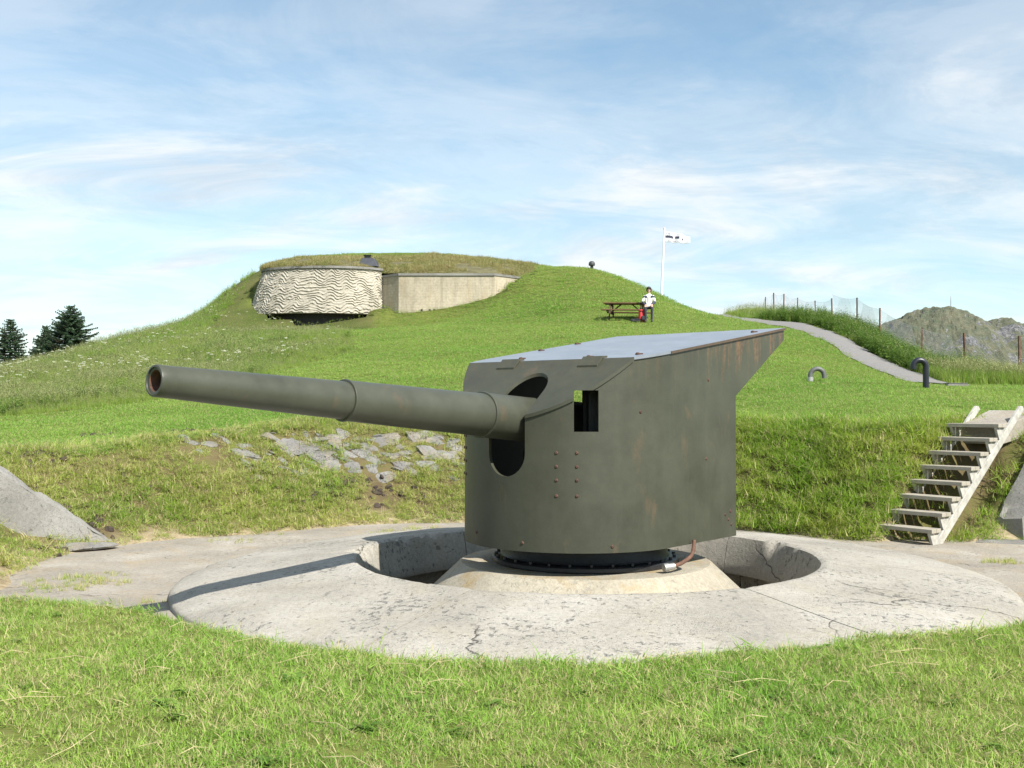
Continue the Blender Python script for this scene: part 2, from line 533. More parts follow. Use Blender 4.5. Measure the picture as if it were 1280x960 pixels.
def ground(x, y, full=False):
    x = np.asarray(x, float); y = np.asarray(y, float)
    t = T_up(x, y)
    r = np.hypot(x, y)
    t = t + fbm(x * 0.45, y * 0.45, 3, 3) * 0.06 * sstep(3, 20, r) + fbm(x * 1.9, y * 1.9, 5, 3) * 0.025
    sd = poly_sd(x, y, APRON) + fbm(x * 1.6, y * 1.6, 9, 3) * 0.10
    w = np.where(t > 0.5, 0.35 + np.where(x > 2.5, 1.05, 1.9) * (t - 0.28), 0.35 + 1.2 * np.maximum(t - 0.28, 0))
    w = np.maximum(w, 0.3)
    s = np.clip(sd / w, 0, 1)
    f = 0.45 * s + 0.55 * s * s * (3 - 2 * s)
    rough = sstep(0.05, 0.3, s) * sstep(1.25, 0.8, sd / w)
    z = t * f + rough * fbm(x * 1.1, y * 1.1, 21, 4) * 0.10 * np.clip(t, 0, 1)
    # hollow under the stairs
    st = line_d(x, y, [(5.55, 14.75), (7.0, 15.95)])
    z = np.where(sd > 0, np.maximum(z - 0.30 * sstep(0.40, 0.28, st) * sstep(1.62, 1.3, z), 0.0), z)
    z = np.where(sd < 0, -1.7 * sstep(0.0, 0.8, -sd), z)
    # far away the land drops to the sea
    z = z - sstep(66, 120, r) * (z + 45)
    hs = poly_sd(x, y, HOLLOW)
    z = np.where(hs < 0, np.minimum(z, 5.9), z)
    if full:
        return z, sd, w, t
    return z

def gz(x, y):
    return float(ground(np.array([x]), np.array([y]))[0])

def hit(u, v, d0=4.0, d1=66.0):
    """where the view ray of a photo pixel meets the ground"""
    D = np.linspace(d0, d1, 2500)
    X = (u - 640) / F_PX * D
    Z = EYE + (HORIZON - v) / F_PX * D
    g = ground(X, D)
    i = int(np.argmax(g >= Z))
    if g[i] < Z[i]: i = len(D) - 1
    return Vector((X[i], D[i], float(g[i])))

PATH_CTRL = [(1172, 26.6), (1155, 27.6), (1130, 29.2), (1085, 33), (1060, 35.5), (1040, 38), (1015, 41.5), (985, 45), (950, 48.5), (915, 53), (880, 60)]
PATH = catmull([((u - 640) / F_PX * D, D) for u, D in PATH_CTRL], 8, closed=False)

def line_d(x, y, line):
    x = np.asarray(x, float); y = np.asarray(y, float)
    d2 = np.full(x.shape, 1e18)
    for i in range(len(line) - 1):
        ax, ay = line[i]; bx, by = line[i + 1]
        ex, ey = bx - ax, by - ay
        t = np.clip(((x - ax) * ex + (y - ay) * ey) / (ex * ex + ey * ey + 1e-12), 0, 1)
        d2 = np.minimum(d2, (x - ax - t * ex) ** 2 + (y - ay - t * ey) ** 2)
    return np.sqrt(d2)

# meadow on the hill's left: everything uphill of this line is unmown
MEADOW = np.array([(p.x, p.y) for p in [hit(u, v) for u, v in [(-150, 530), (0, 521), (110, 511), (215, 497), (300, 478), (350, 464), (400, 452), (445, 436)]]]
                  + [(-7.2, 46.0), (-6.9, 53.0), (-7.2, 55.4), (-14.5, 56.5), (-13, 66), (-40, 66), (-40, 25)])
FENCE_CTRL = [(1420, 28.5), (1275, 30.0), (1207, 31.5), (1152, 35), (1100, 40.5), (1072, 44.5), (1041, 48), (1020, 50.5), (997, 53), (980, 55), (968, 56.5), (957, 58), (946, 60), (930, 62.5), (905, 66)]
FENCE = np.array([((u - 640) / F_PX * D, D) for u, D in FENCE_CTRL])
PATH_R = catmull([(x, y) for x, y in PATH[::8]], 4, closed=False)
WEEDS = np.array([(x + 0.75, y + 0.1) for x, y in PATH[4:]] [::-1] + [(11.6, 27.9), (13.0, 28.1), (17, 28.6), (30, 29), (30, 62), (20, 66)])

def build_terrain():
    az = np.concatenate([np.arange(-180, -56, 6.0), np.arange(-56, 56.01, 0.26), np.arange(60, 180, 6.0)])
    rad = 0.5 * np.exp(np.linspace(0, math.log(150 / 0.5), 430))
    a, r = np.meshgrid(np.radians(az), rad, indexing='ij')
    x = np.sin(a) * r; y = np.cos(a) * r
    z, sd, w, t = ground(x, y, True)
    na, nr = x.shape
    verts = np.stack([x.ravel(), y.ravel(), z.ravel()], 1)
    idx = np.arange(na * nr).reshape(na, nr)
    ia = np.arange(na); ib = (ia + 1) % na
    q = np.stack([idx[ia][:, :-1], idx[ia][:, 1:], idx[ib][:, 1:], idx[ib][:, :-1]], -1).reshape(-1, 4)
    # centre disc
    c0 = len(verts)
    verts = np.vstack([verts, [[0, 0, float(z[0, 0])]]])
    tri = np.stack([idx[ib][:, 0], np.full(na, c0), idx[ia][:, 0]], -1)
    me = bpy.data.meshes.new('ground')
    me.from_pydata(verts.tolist(), [], q.tolist() + tri.tolist())
    me.polygons.foreach_set('use_smooth', [True] * len(me.polygons))
    # material masks: red = bank earth, green = unmown, blue = worn soil at the apron edge
    s = sd / w
    bank = sstep(1.15, 0.85, s) * (w > 0.6)
    mead = sstep(0.4, -0.4, poly_sd(x, y, MEADOW))
    weed = sstep(0.3, -0.3, poly_sd(x, y, WEEDS))
    edge = sstep(0.45, 0.05, sd + fbm(x * 2.2, y * 2.2, 33, 3) * 0.25)
    col = np.stack([bank, np.maximum(mead, weed), edge, np.ones_like(bank)], -1).reshape(-1, 4)
    col = np.vstack([col, [[0, 0, 0, 1]]])
    at = me.color_attributes.new('zone', 'FLOAT_COLOR', 'POINT')
    at.data.foreach_set('color', col.ravel())
    me.materials.append(M_GROUND)
    o = bpy.data.objects.new('ground', me)
    C.objects.link(o)
    tag(o, 'grassy ground of the fort rising to the hill', kind='structure')
    return o

def mat_ground():
    m, t, b = new_mat('ground_soil')
    vec = geo_pos(t)
    at = N(t, 'ShaderNodeAttribute', attribute_name='zone')
    sep = N(t, 'ShaderNodeSeparateColor')
    L(t, at.outputs['Color'], sep.inputs[0])
    n1 = noise(t, vec, 0.35, 5, 0.6)
    n2 = noise(t, vec, 9, 5, 0.7)
    lawn = ramp(t, n1, [(0.35, (0.085, 0.125, 0.022)), (0.65, (0.14, 0.16, 0.035))])
    lawn = mixc(t, ramp(t, n2, [(0.4, G(0)), (0.75, G(0.5))]), lawn, (0.17, 0.14, 0.07))
    bk = ramp(t, noise(t, vec, 1.5, 5, 0.65), [(0.35, (0.10, 0.11, 0.03)), (0.5, (0.13, 0.105, 0.05)), (0.7, (0.075, 0.055, 0.035))])
    md = ramp(t, n1, [(0.35, (0.06, 0.08, 0.02)), (0.65, (0.11, 0.11, 0.04))])
    col = mixc(t, sep.outputs[0], lawn, bk)
    col = mixc(t, sep.outputs[1], col, md)
    col = mixc(t, sep.outputs[2], col, ramp(t, n2, [(0.35, (0.22, 0.17, 0.10)), (0.65, (0.36, 0.30, 0.20))]))
    L(t, col, b.inputs['Base Color'])
    b.inputs['Roughness'].default_value = 0.95
    b.inputs['Specular IOR Level'].default_value = 0.1
    L(t, bump(t, n2, 0.7, 0.03), b.inputs['Normal'])
    return m
M_GROUND = mat_ground()
build_terrain()

# sea far below, out to the horizon
mb = MB()
mb.add([(-5000, -5000, -32), (5000, -5000, -32), (5000, 5000, -32), (-5000, 5000, -32)], [(0, 1, 2, 3)])
M_SEA = simple('sea_water', (0.03, 0.06, 0.08), 0.15, var=0.1, scale=0.05, bmp=0.5, bscale=0.4, bdist=0.3)
tag(mb.build('sea', M_SEA), kind='structure')

# gravel path up the hill
def build_path():
    mb = MB()
    n = len(PATH)
    cols = 7
    vs_ = []
    for i in range(n):
        p = PATH[i]
        d = PATH[min(i + 1, n - 1)] - PATH[max(i - 1, 0)]
        d = d / np.linalg.norm(d); nrm = np.array([d[1], -d[0]])
        for k in range(cols):
            s = (k / (cols - 1) - 0.5) * (1.30 + 0.10 * math.sin(i * 0.35) + 0.08 * math.sin(i * 0.8 + 1))
            q = p + nrm * s
            crown = 0.035 * (1 - (2 * k / (cols - 1) - 1) ** 2)
            vs_.append((q[0], q[1], gz(q[0], q[1]) + 0.03 + crown))
    fs = [(i * cols + k, i * cols + k + 1, (i + 1) * cols + k + 1, (i + 1) * cols + k) for i in range(n - 1) for k in range(cols - 1)]
    mb.add(vs_, fs)
    m, t, b = new_mat('gravel')
    vec = geo_pos(t)
    c = ramp(t, noise(t, vec, 14, 6, 0.75), [(0.3, (0.13, 0.125, 0.12)), (0.7, (0.24, 0.23, 0.22))])
    c = mixc(t, ramp(t, noise(t, vec, 1.2, 4, 0.6), [(0.5, G(0)), (0.75, G(0.4))]), c, (0.24, 0.20, 0.15))
    L(t, c, b.inputs['Base Color']); b.inputs['Roughness'].default_value = 0.95
    L(t, bump(t, noise(t, vec, 30, 4, 0.7), 0.6, 0.02), b.inputs['Normal'])
    tag(mb.build('path', m, smooth=180, fix=False), 'pale gravel footpath winding up the hill', kind='structure')
build_path()

# concrete apron round the gun pit
def build_apron():
    bm = bmesh.new()
    outer = []
    n = len(APRON)
    for i in range(n):
        d = APRON[(i + 1) % n] - APRON[i - 1]; d = d / np.linalg.norm(d)
        q = APRON[i] + np.array([d[1], -d[0]]) * 0.35      # tucked under the turf
        outer.append(q)
    inner = [np.array([GUN_X + 4.36 * math.cos(a), GUN_Y + 4.36 * math.sin(a)]) for a in np.linspace(0, 2 * math.pi, 160, endpoint=False)]
    # radial strips from the ring outwards so that the sheet can be slightly uneven
    def ray_out(a):
        dx, dy = math.cos(a), math.sin(a); best = 4.6
        for i in range(n):
            p, q = outer[i], outer[(i + 1) % n]
            ex, ey = q - p
            den = dx * ey - dy * ex
            if abs(den) < 1e-9: continue
            s = ((p[0] - GUN_X) * ey - (p[1] - GUN_Y) * ex) / den
            k = ((p[0] - GUN_X) * dy - (p[1] - GUN_Y) * dx) / den
            if s > 0 and -1e-6 <= k <= 1 + 1e-6: best = max(best, s)
        return best
    na, nr = 240, 14
    rows = []
    for i in range(na):
        a = 2 * math.pi * i / na
        ro = ray_out(a)
        rows.append([bm.verts.new((GUN_X + (4.36 + (ro - 4.36) * k / nr) * math.cos(a), GUN_Y + (4.36 + (ro - 4.36) * k / nr) * math.sin(a), 0)) for k in range(nr + 1)])
    for i in range(na):
        for k in range(nr):
            bm.faces.new((rows[i][k], rows[i][k + 1], rows[(i + 1) % na][k + 1], rows[(i + 1) % na][k]))
    xs = np.array([v.co.x for v in bm.verts]); ys = np.array([v.co.y for v in bm.verts])
    dz = fbm(xs * 0.9, ys * 0.9, 55, 4) * 0.022
    for v, d in zip(bm.verts, dz): v.co.z = float(d)
    me = bpy.data.meshes.new('pavement'); bm.to_mesh(me); bm.free()
    me.polygons.foreach_set('use_smooth', [True] * len(me.polygons))
    me.materials.append(M_APRON)
    o = bpy.data.objects.new('pavement', me); C.objects.link(o)
    tag(o, 'worn concrete apron round the gun pit', kind='structure')
build_apron()
# ------------------------------------------------------------------ gun pit: sloping concrete ring, pit floor, plinth
def build_pit():
    root = empty('gun_pit', (GUN_X, GUN_Y, 0))
    tag(root, 'round pale concrete gun pit ring sloping up to a sunken well', 'gun pit')
    prof = [(4.40, -0.30), (4.40, 0.035), (4.385, 0.055), (4.33, 0.070), (4.16, 0.118), (4.10, 0.130), (3.6, 0.180), (3.1, 0.231), (2.75, 0.268),
            (2.62, 0.287), (2.57, 0.290), (2.52, 0.272), (2.49, 0.20), (2.46, 0.08), (2.43, -0.04), (2.41, -0.15), (2.42, -0.18), (2.75, -0.20), (2.75, -1.25), (4.40, -1.25)]
    cuts = [R(243), R(300), R(350), R(400), R(485), R(552), R(603)]
    for i in range(len(cuts) - 1):
        a0, a1 = cuts[i] + 0.0022, cuts[i + 1] - 0.0022
        n = max(8, int((a1 - a0) / R(1.1)))
        mb = MB()
        mb.lathe(prof, n, a0=a0, a1=a1)
        vs_ = np.array(mb.v)
        rr = np.hypot(vs_[:, 0], vs_[:, 1]); aa = np.arctan2(vs_[:, 1], vs_[:, 0])
        top = (vs_[:, 2] > -0.2)
        wob = fbm(vs_[:, 0] * 1.3, vs_[:, 1] * 1.3, 61, 4) * 0.012
        chip = (np.maximum(fbm(vs_[:, 0] * 6, vs_[:, 1] * 6, 71, 3), 0.25) - 0.25) * np.where(vs_[:, 1] > 0.1, 1.0, 0.12)
        near_rim = np.exp(-((rr - 2.56) / 0.10) ** 2) + np.exp(-((rr - 4.39) / 0.05) ** 2)
        vs_[:, 2] += np.where(top, wob - chip * near_rim * 0.22, 0)
        mb.v = [tuple(p) for p in vs_]
        mb.build('ring_segment', M_RING, root, smooth=40)
    mb = MB()
    mb.lathe([(0.0, -1.1), (4.3, -1.1), (4.3, -1.2), (0.0, -1.2)], 48, close=False)
    mb.build('pit_floor', simple('pit_floor_dirt', (0.07, 0.065, 0.055), 0.95), root)
    # plinth
    mb = MB()
    n = 96
    mb.lathe([(0.0, 0.205), (1.2, 0.21), (1.37, 0.212), (1.40, 0.195), (1.72, -0.10), (1.90, -0.27), (1.90, -1.15), (0.0, -1.15)], n, close=False)
    pl = mb.build('plinth', M_PLINTH, root, smooth=30)
    tag(pl, 'rust stained conical plinth')
    return root
PIT = build_pit()

# ------------------------------------------------------------------ the gun
def mat_paint(name, base=(0.054, 0.056, 0.038), rust=0.5, rough=0.42, edge=None):
    m, t, b = new_mat(name)
    vec = geo_pos(t)
    big = noise(t, vec, 1.9, 9, 0.72)
    col = ramp(t, big, [(0.3, tuple(x * 0.76 for x in base)), (0.7, tuple(x * 1.20 for x in base))])
    # faded vertical runs
    run = noise(t, geo_pos(t, (3.2, 3.2, 0.30)), 2.0, 5, 0.65)
    col = mixc(t, ramp(t, run, [(0.5, G(0)), (0.8, G(0.35))]), col, tuple(x * 1.45 for x in base))
    # rust blooms and small chips
    rn = noise(t, geo_pos(t, (1, 1, 0.55)), 2.6, 7, 0.68, 0.3)
    rm = ramp(t, rn, [(0.60, G(0)), (0.76, G(rust))])
    col = mixc(t, rm, col, (0.17, 0.10, 0.055))
    ch = noise(t, vec, 17, 3, 0.5)
    cm = ramp(t, ch, [(0.735, G(0)), (0.76, G(0.7 * min(1, rust * 1.6)))])
    col = mixc(t, cm, col, (0.11, 0.05, 0.03))
    if edge is not None:      # rust creeping down from the seam with the roof, strongest towards the tail
        gx, gy, z0, slope, t0 = edge
        sp = N(t, 'ShaderNodeSeparateXYZ')
        g_ = N(t, 'ShaderNodeNewGeometry'); L(t, g_.outputs['Position'], sp.inputs[0])
        ta = mathn(t, 'ADD', mathn(t, 'MULTIPLY', mathn(t, 'SUBTRACT', sp.outputs[0], GUN_X), gx), mathn(t, 'MULTIPLY', mathn(t, 'SUBTRACT', sp.outputs[1], GUN_Y), gy))
        zr = mathn(t, 'ADD', mathn(t, 'MULTIPLY', mathn(t, 'SUBTRACT', t0, ta), slope), z0)
        below = mathn(t, 'SUBTRACT', zr, sp.outputs[2])
        st = noise(t, geo_pos(t, (9, 9, 0.9)), 1.6, 5, 0.7)
        reach = mathn(t, 'MULTIPLY', mathn(t, 'MAXIMUM', mathn(t, 'SUBTRACT', st, 0.42), 0.0), 2.6)
        edge_m = mathn(t, 'DIVIDE', mathn(t, 'SUBTRACT', reach, below), 0.25)
        tail = ramp(t, mathn(t, 'MULTIPLY', ta, -0.4), [(0.05, G(0.15)), (0.45, G(1.0))])
        em = N(t, 'ShaderNodeClamp'); L(t, mathn(t, 'MULTIPLY', mathn(t, 'MULTIPLY', edge_m, tail), 0.34), em.inputs[0])
        col = mixc(t, em.outputs[0], col, ramp(t, noise(t, vec, 22, 4, 0.6), [(0.35, (0.085, 0.042, 0.024)), (0.65, (0.23, 0.125, 0.06))]))
    L(t, col, b.inputs['Base Color'])
    L(t, ramp(t, big, [(0.3, G(rough - 0.05)), (0.7, G(rough + 0.12))]), b.inputs['Roughness'])
    b.inputs['Specular IOR Level'].default_value = 0.45
    h = mathn(t, 'ADD', noise(t, vec, 60, 4, 0.6), mathn(t, 'MULTIPLY', cm, -1.0))
    L(t, bump(t, h, 0.12, 0.006), b.inputs['Normal'])
    return m
M_PAINT = mat_paint('olive_paint', rust=0.42, edge=(-0.659, -0.752, 2.392, 0.149, 0.67))
M_BARREL = mat_paint('barrel_paint', (0.058, 0.061, 0.043), rust=0.38, rough=0.38)
M_ROOF = mat_paint('roof_sky_sheen', (0.20, 0.22, 0.25), rust=0.10, rough=0.34)  # sky reflection put into the base colour as blue grey
M_BLACK = simple('black_steel', (0.018, 0.018, 0.02), 0.42, var=0.3, scale=8, bmp=0.2)
M_RUST = simple('rusty_steel', (0.13, 0.065, 0.04), 0.8, var=0.4, scale=14, bmp=0.4)
M_DRUST = simple('dark_rust', (0.075, 0.036, 0.024), 0.8, var=0.4, scale=20, bmp=0.4)
M_STEEL = simple('bare_metal', (0.45, 0.44, 0.42), 0.45, metal=0.6, var=0.2, scale=20)

M_RIM = mat_paint('rim_paint', (0.085, 0.06, 0.04), rust=0.9, rough=0.6)
M_INNER = simple('inner_shade_black', (0.012, 0.013, 0.012), 0.8, var=0.3)  # near-black so the shield's interior shade is in the colour
def build_gun():
    root = empty('coastal_gun', (GUN_X, GUN_Y, 0.205))
    tag(root, 'olive green coastal artillery gun with curved steel shield and long barrel', 'gun')
    g = Vector((-0.659, -0.752, 0)).normalized()
    s = Vector((g.y, -g.x, 0)) * -1.0
    s = Vector((0.752, -0.659, 0)).normalized()
    O = Vector((0, 0, -0.205))            # local offset back to apron level
    def P(t, w, z): return O + g * t + s * w + Vector((0, 0, z))
    TC, RAD = 0.166, 1.22
    T0, Z0 = 0.67, 2.392
    REAR, TAIL = -1.19, -2.36
    ZB = 0.467
    SL_R, SL_G = 0.149, 0.82
    roof = lambda t: Z0 + SL_R * (T0 - t)
    glac = lambda t: Z0 - SL_G * (t - T0)
    top = lambda t: roof(t) if t <= T0 else glac(t)
    # plan line of the wall from the left tail round the nose to the right tail
    def plan(off):
        r = RAD - off
        pts = []
        tail = [TAIL + (REAR - TAIL) * k / 8 for k in range(8)] + [REAR - 0.0015] + [REAR + (TC - REAR) * k / 8 for k in range(8)]
        for t in tail: pts.append((t, -r))
        n = 72
        for k in range(n + 1):
            a = -math.pi / 2 + math.pi * k / n
            pts.append((TC + r * math.cos(a), r * math.sin(a)))
        for t in tail[::-1]: pts.append((t, r))
        return pts
    po, pi_ = plan(0.0), plan(0.038)
    def bot(t):
        if t >= REAR: return ZB
        return 2.03 + (roof(TAIL) - 0.13 - 2.03) * (REAR - t) / (REAR - TAIL)
    mb = MB()
    n = len(po)
    cols = []
    for (to, wo), (ti, wi) in zip(po, pi_):
        zt = top(to) - 0.012; zti = top(ti) - 0.012
        zb = bot(to)
        cols.append([P(to, wo, zb), P(to, wo, zt), P(ti, wi, min(zti, zt + 0.03)), P(ti, wi, zb)])
    # the vertical rear edge: a doubled column where the tail starts
    vs_ = [p for c in cols for p in c]
    fs = []
    for i in range(n - 1):
        for k in range(4):
            a, b_ = i * 4 + k, i * 4 + (k + 1) % 4
            fs.append((a, (i + 1) * 4 + k, (i + 1) * 4 + (k + 1) % 4, b_))
    fs += [(0, 1, 2, 3), tuple((n - 1) * 4 + k for k in (3, 2, 1, 0))]
    mb.add(vs_, fs)
    # the step of the bottom edge from tail to full wall, both sides
    wall = mb.build('shield_wall', M_PAINT, root)
    # shift: columns just before REAR must drop vertically -> add infill plates
    # (bot() is continuous in the tail and jumps at REAR, so the first full column makes a slanted cell; square it off)
    me = wall.data
    # --- cutters
    def cutter(mbx, name):
        o = mbx.build(name, None, root)
        return o
    S0 = 0.045
    cut1 = MB()       # barrel slot, horizontal prism along g
    HW, ZC = 0.235, 1.206 + 0.235
    prof = [(S0 - HW, 2.6), (S0 - HW, ZC)] + [(S0 - HW * math.cos(a), ZC - HW * math.sin(a)) for a in np.linspace(0, math.pi, 17)[1:-1]] + [(S0 + HW, ZC), (S0 + HW, 2.6)]
    m_ = len(prof)
    vs_ = [P(0.9, w, z) for w, z in prof] + [P(1.7, w, z) for w, z in prof]
    cut1.add(vs_, [tuple(range(m_)), tuple(range(2 * m_ - 1, m_ - 1, -1))] + [(i, (i + 1) % m_, m_ + (i + 1) % m_, m_ + i) for i in range(m_)])
    c1 = cutter(cut1, 'cut_slot')
    cut2 = MB()       # sight port
    a0, a1 = R(37.0), R(48.5)
    q = []
    for rr in (1.0, 1.45):
        for a in (a0, a1):
            q.append((TC + rr * math.cos(a), rr * math.sin(a)))
    quad = [q[0], q[1], q[3], q[2]]
    vs_ = [P(t, w, 1.665) for t, w in quad] + [P(t, w, 2.075) for t, w in quad]
    cut2.add(vs_, [(0, 1, 2, 3), (7, 6, 5, 4)] + [(i, (i + 1) % 4, 4 + (i + 1) % 4, 4 + i) for i in range(4)])
    c2 = cutter(cut2, 'cut_port')
    cut3 = MB()       # slot through the sloping plate, vertical prism
    tc, hw = 1.085, 0.245
    pl = [(1.9, S0 - hw), (tc, S0 - hw)] + [(tc - hw * math.sin(a), S0 - hw * math.cos(a)) for a in np.linspace(0, math.pi, 21)[1:-1]] + [(tc, S0 + hw), (1.9, S0 + hw)]
    m_ = len(pl)
    vs_ = [P(t, w, 1.5) for t, w in pl] + [P(t, w, 2.7) for t, w in pl]
    cut3.add(vs_, [tuple(range(m_)), tuple(range(2 * m_ - 1, m_ - 1, -1))] + [(i, (i + 1) % m_, m_ + (i + 1) % m_, m_ + i) for i in range(m_)])
    c3 = cutter(cut3, 'cut_glacis')
    # --- roof and sloping front plate
    ov = 0.018
    def arc(t_from, t_to, r, k=24):
        a_f = math.acos(max(-1, min(1, (t_from - TC) / r))); a_t = math.acos(max(-1, min(1, (t_to - TC) / r)))
        return [(TC + r * math.cos(a), r * math.sin(a)) for a in np.linspace(a_f, a_t, k)]
    r_ = RAD + ov
    right = [(TAIL, r_), (TC, r_)] + arc(TC, T0, r_)[1:]
    poly = right + [(t, -w) for t, w in right[::-1]]
    mb = MB()
    k = len(poly)
    mb.add([P(t, w, roof(t) - 0.010) for t, w in poly] + [P(t, w, roof(t) + 0.016) for t, w in poly],
           [tuple(range(k)), tuple(range(2 * k - 1, k - 1, -1))] + [(i, (i + 1) % k, k + (i + 1) % k, k + i) for i in range(k)])
    rp = mb.build('roof_plate', M_ROOF, root)
    tag(rp, 'sheet roof plate with sky sheen painted in as blue grey, rusty rim')
    # rusty edge strip along the right rim of the roof
    for sg in (-1, 1):
        mb = MB()
        for t_a, t_b in ((TAIL, -0.9), (-0.9, TC)):
            mb.bar(P(t_a, sg * (r_ + 0.004), roof(t_a) + 0.001), P(t_b, sg * (r_ + 0.004), roof(t_b) + 0.001), 0.005, 0.026)
        tag(mb.build('roof_rim', M_RIM if sg > 0 else M_PAINT, root), 'rusty roof rim' if sg > 0 else None)
    half = arc(T0, TC + r_, r_, 40)
    poly = half + [(t, -w) for t, w in half[::-1][1:]]
    k = len(poly)
    mb = MB()
    mb.add([P(t, w, glac(t) - 0.022) for t, w in poly] + [P(t, w, glac(t) + 0.014) for t, w in poly],
           [tuple(range(k)), tuple(range(2 * k - 1, k - 1, -1))] + [(i, (i + 1) % k, k + (i + 1) % k, k + i) for i in range(k)])
    gp = mb.build('front_plate', M_PAINT, root)
    for o, cs in ((wall, (c1, c2)), (gp, (c3, c2))):
        for c in cs:
            md = o.modifiers.new('cut', 'BOOLEAN'); md.operation = 'DIFFERENCE'; md.object = c; md.solver = 'EXACT'
        dg = bpy.context.evaluated_depsgraph_get()
        nm = bpy.data.meshes.new_from_object(o.evaluated_get(dg))
        o.modifiers.clear(); o.data = nm
        nm.polygons.foreach_set('use_smooth', [True] * len(nm.polygons)); nm.set_sharp_from_angle(angle=R(28))
    for c in (c1, c2, c3): bpy.data.objects.remove(c)
    # inside faces: interior shade painted in as a near-black colour
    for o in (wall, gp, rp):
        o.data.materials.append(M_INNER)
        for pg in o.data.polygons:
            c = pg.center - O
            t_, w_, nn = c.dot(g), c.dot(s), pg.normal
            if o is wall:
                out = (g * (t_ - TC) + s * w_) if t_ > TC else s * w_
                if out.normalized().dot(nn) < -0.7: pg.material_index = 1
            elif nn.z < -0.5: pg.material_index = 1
    # hinge plates straddling the roof / front plate edge
    for w0 in (-0.62, 0.50):
        mb = MB()
        w1 = w0 + 0.25
        mb.add([P(T0 - .07, w0, roof(T0 - .07) + .017), P(T0 - .07, w1, roof(T0 - .07) + .017), P(T0 + .11, w1, glac(T0 + .11) + .015), P(T0 + .11, w0, glac(T0 + .11) + .015),
                P(T0 - .07, w0, roof(T0 - .07) + .034), P(T0 - .07, w1, roof(T0 - .07) + .034), P(T0 + .11, w1, glac(T0 + .11) + .034), P(T0 + .11, w0, glac(T0 + .11) + .034),
                P(T0 + .01, w0, Z0 + .016), P(T0 + .01, w1, Z0 + .016), P(T0 + .01, w1, Z0 + .040), P(T0 + .01, w0, Z0 + .040)],
               [(0, 1, 9, 8), (8, 9, 2, 3), (4, 11, 10, 5), (11, 7, 6, 10), (0, 8, 11, 4), (8, 3, 7, 11), (1, 5, 10, 9), (9, 10, 6, 2), (0, 4, 5, 1), (3, 2, 6, 7)])
        mb.build('hinge_plate', M_PAINT, root)
    # lifting lugs on the roof
    lug = MB()
    lug.lathe([(0, 0), (.024, 0), (.024, .012), (.014, .022), (0, .024)], 10, close=False)
    lug.box((0.03, 0, 0.008), (0.05, 0.02, 0.016))
    lme = lug.mesh('lug', smooth=40); lme.materials.append(M_DRUST)
    for t, w in ((0.42, 1.0), (0.45, -.55), (-1.85, 1.08), (-0.55, -1.1), (-1.3, -1.12), (0.52, .45)):
        place('roof_lug', lme, rp, Matrix.Translation(P(t, w, roof(t) + 0.016)))
    # bolt heads on the wall
    bt = MB(); bt.lathe([(0, 0.009), (.010, .010), (.017, .003), (.021, -.003), (0, -.006)], 8, axis=(1, 0, 0), close=False)
    bme = bt.mesh('bolt', smooth=40); bme.materials.append(M_DRUST)
    rows = []
    for a in (28.8, 38.3):
        for z in (1.455, 1.32, 1.185, 1.03): rows.append((a, z))
    for a in (-36, -44):
        for z in (1.60, 1.47, 1.33, 1.19): rows.append((a, z))
    rows += [(55, 0.53), (12, 0.55), (70, 1.86), (-20, 0.6)]
    for a, z in rows:
        a = R(a)
        nrm = g * math.cos(a) + s * math.sin(a)
        m4 = Matrix.Translation(P(TC + RAD * math.cos(a), RAD * math.sin(a), z) ) @ Vector((1, 0, 0)).rotation_difference(nrm).to_matrix().to_4x4()
        place('bolt', bme, root, m4)
    for t, z in ((-0.55, 1.35), (-0.95, .72), (-1.02, .66), (-1.06, .75), (-1.08, .60), (-.6, 2.2)):
        m4 = Matrix.Translation(P(t, RAD, z)) @ Vector((1, 0, 0)).rotation_difference(s).to_matrix().to_4x4()
        place('bolt', bme, root, m4)
    # --- barrel
    el = math.atan(0.0787)
    ax = (g * math.cos(el) + Vector((0, 0, math.sin(el)))).normalized()
    pv = P(0, 0, 1.70)
    mb = MB()
    prof = [(0.0, -1.25), (0.20, -1.25), (0.27, -1.2), (0.27, -0.3), (0.245, 0.4), (0.232, 1.0), (0.224, 1.70), (0.214, 1.712), (0.205, 2.1), (0.178, 3.455), (0.166, 3.468),
            (0.160, 3.8), (0.136, 4.7), (0.124, 5.10), (0.122, 5.18), (0.1225, 5.255), (0.118, 5.27), (0.104, 5.272), (0.102, 5.262), (0.082, 5.258), (0.0765, 5.245), (0.0765, 3.9), (0.0, 3.9)]
    mb.lathe(prof, 56, origin=pv, axis=ax, close=False)
    br = mb.build('barrel', M_BARREL, root, smooth=30)
    mrust = simple('bore_rust', (0.10, 0.045, 0.028), 0.85, var=0.5, scale=18)
    br.data.materials.append(mrust)
    for pgn in br.data.polygons:
        c = pgn.center - pv
        h = c.dot(ax); r0 = (c - ax * h).length
        if h > 3.85 and r0 < 0.108 and (h < 5.25 or r0 < 0.0815): pgn.material_index = 1
    for h, r0 in ((1.70, 0.224), (3.455, 0.178)):
        mb = MB()
        mb.lathe([(r0 - 0.01, h - 0.02), (r0 + .007, h - 0.016), (r0 + .010, h), (r0 + .006, h + 0.014), (r0 - 0.012, h + 0.016)], 56, origin=pv, axis=ax)
        mb.build('barrel_ring', M_BARREL, br, smooth=40)
    # --- cradle, breech, carriage inside the shield
    mb = MB()
    mb.tube([pv + ax * 0.9 - Vector((0, 0, .36)), pv - ax * 0.9 - Vector((0, 0, .36))], 0.14, 16)
    mb.bar(pv + ax * 0.6 - Vector((0, 0, .2)), pv - ax * 0.9 - Vector((0, 0, .2)), 0.42, 0.26)
    mb.build('cradle', M_BLACK, root, smooth=35)
    mb = MB()
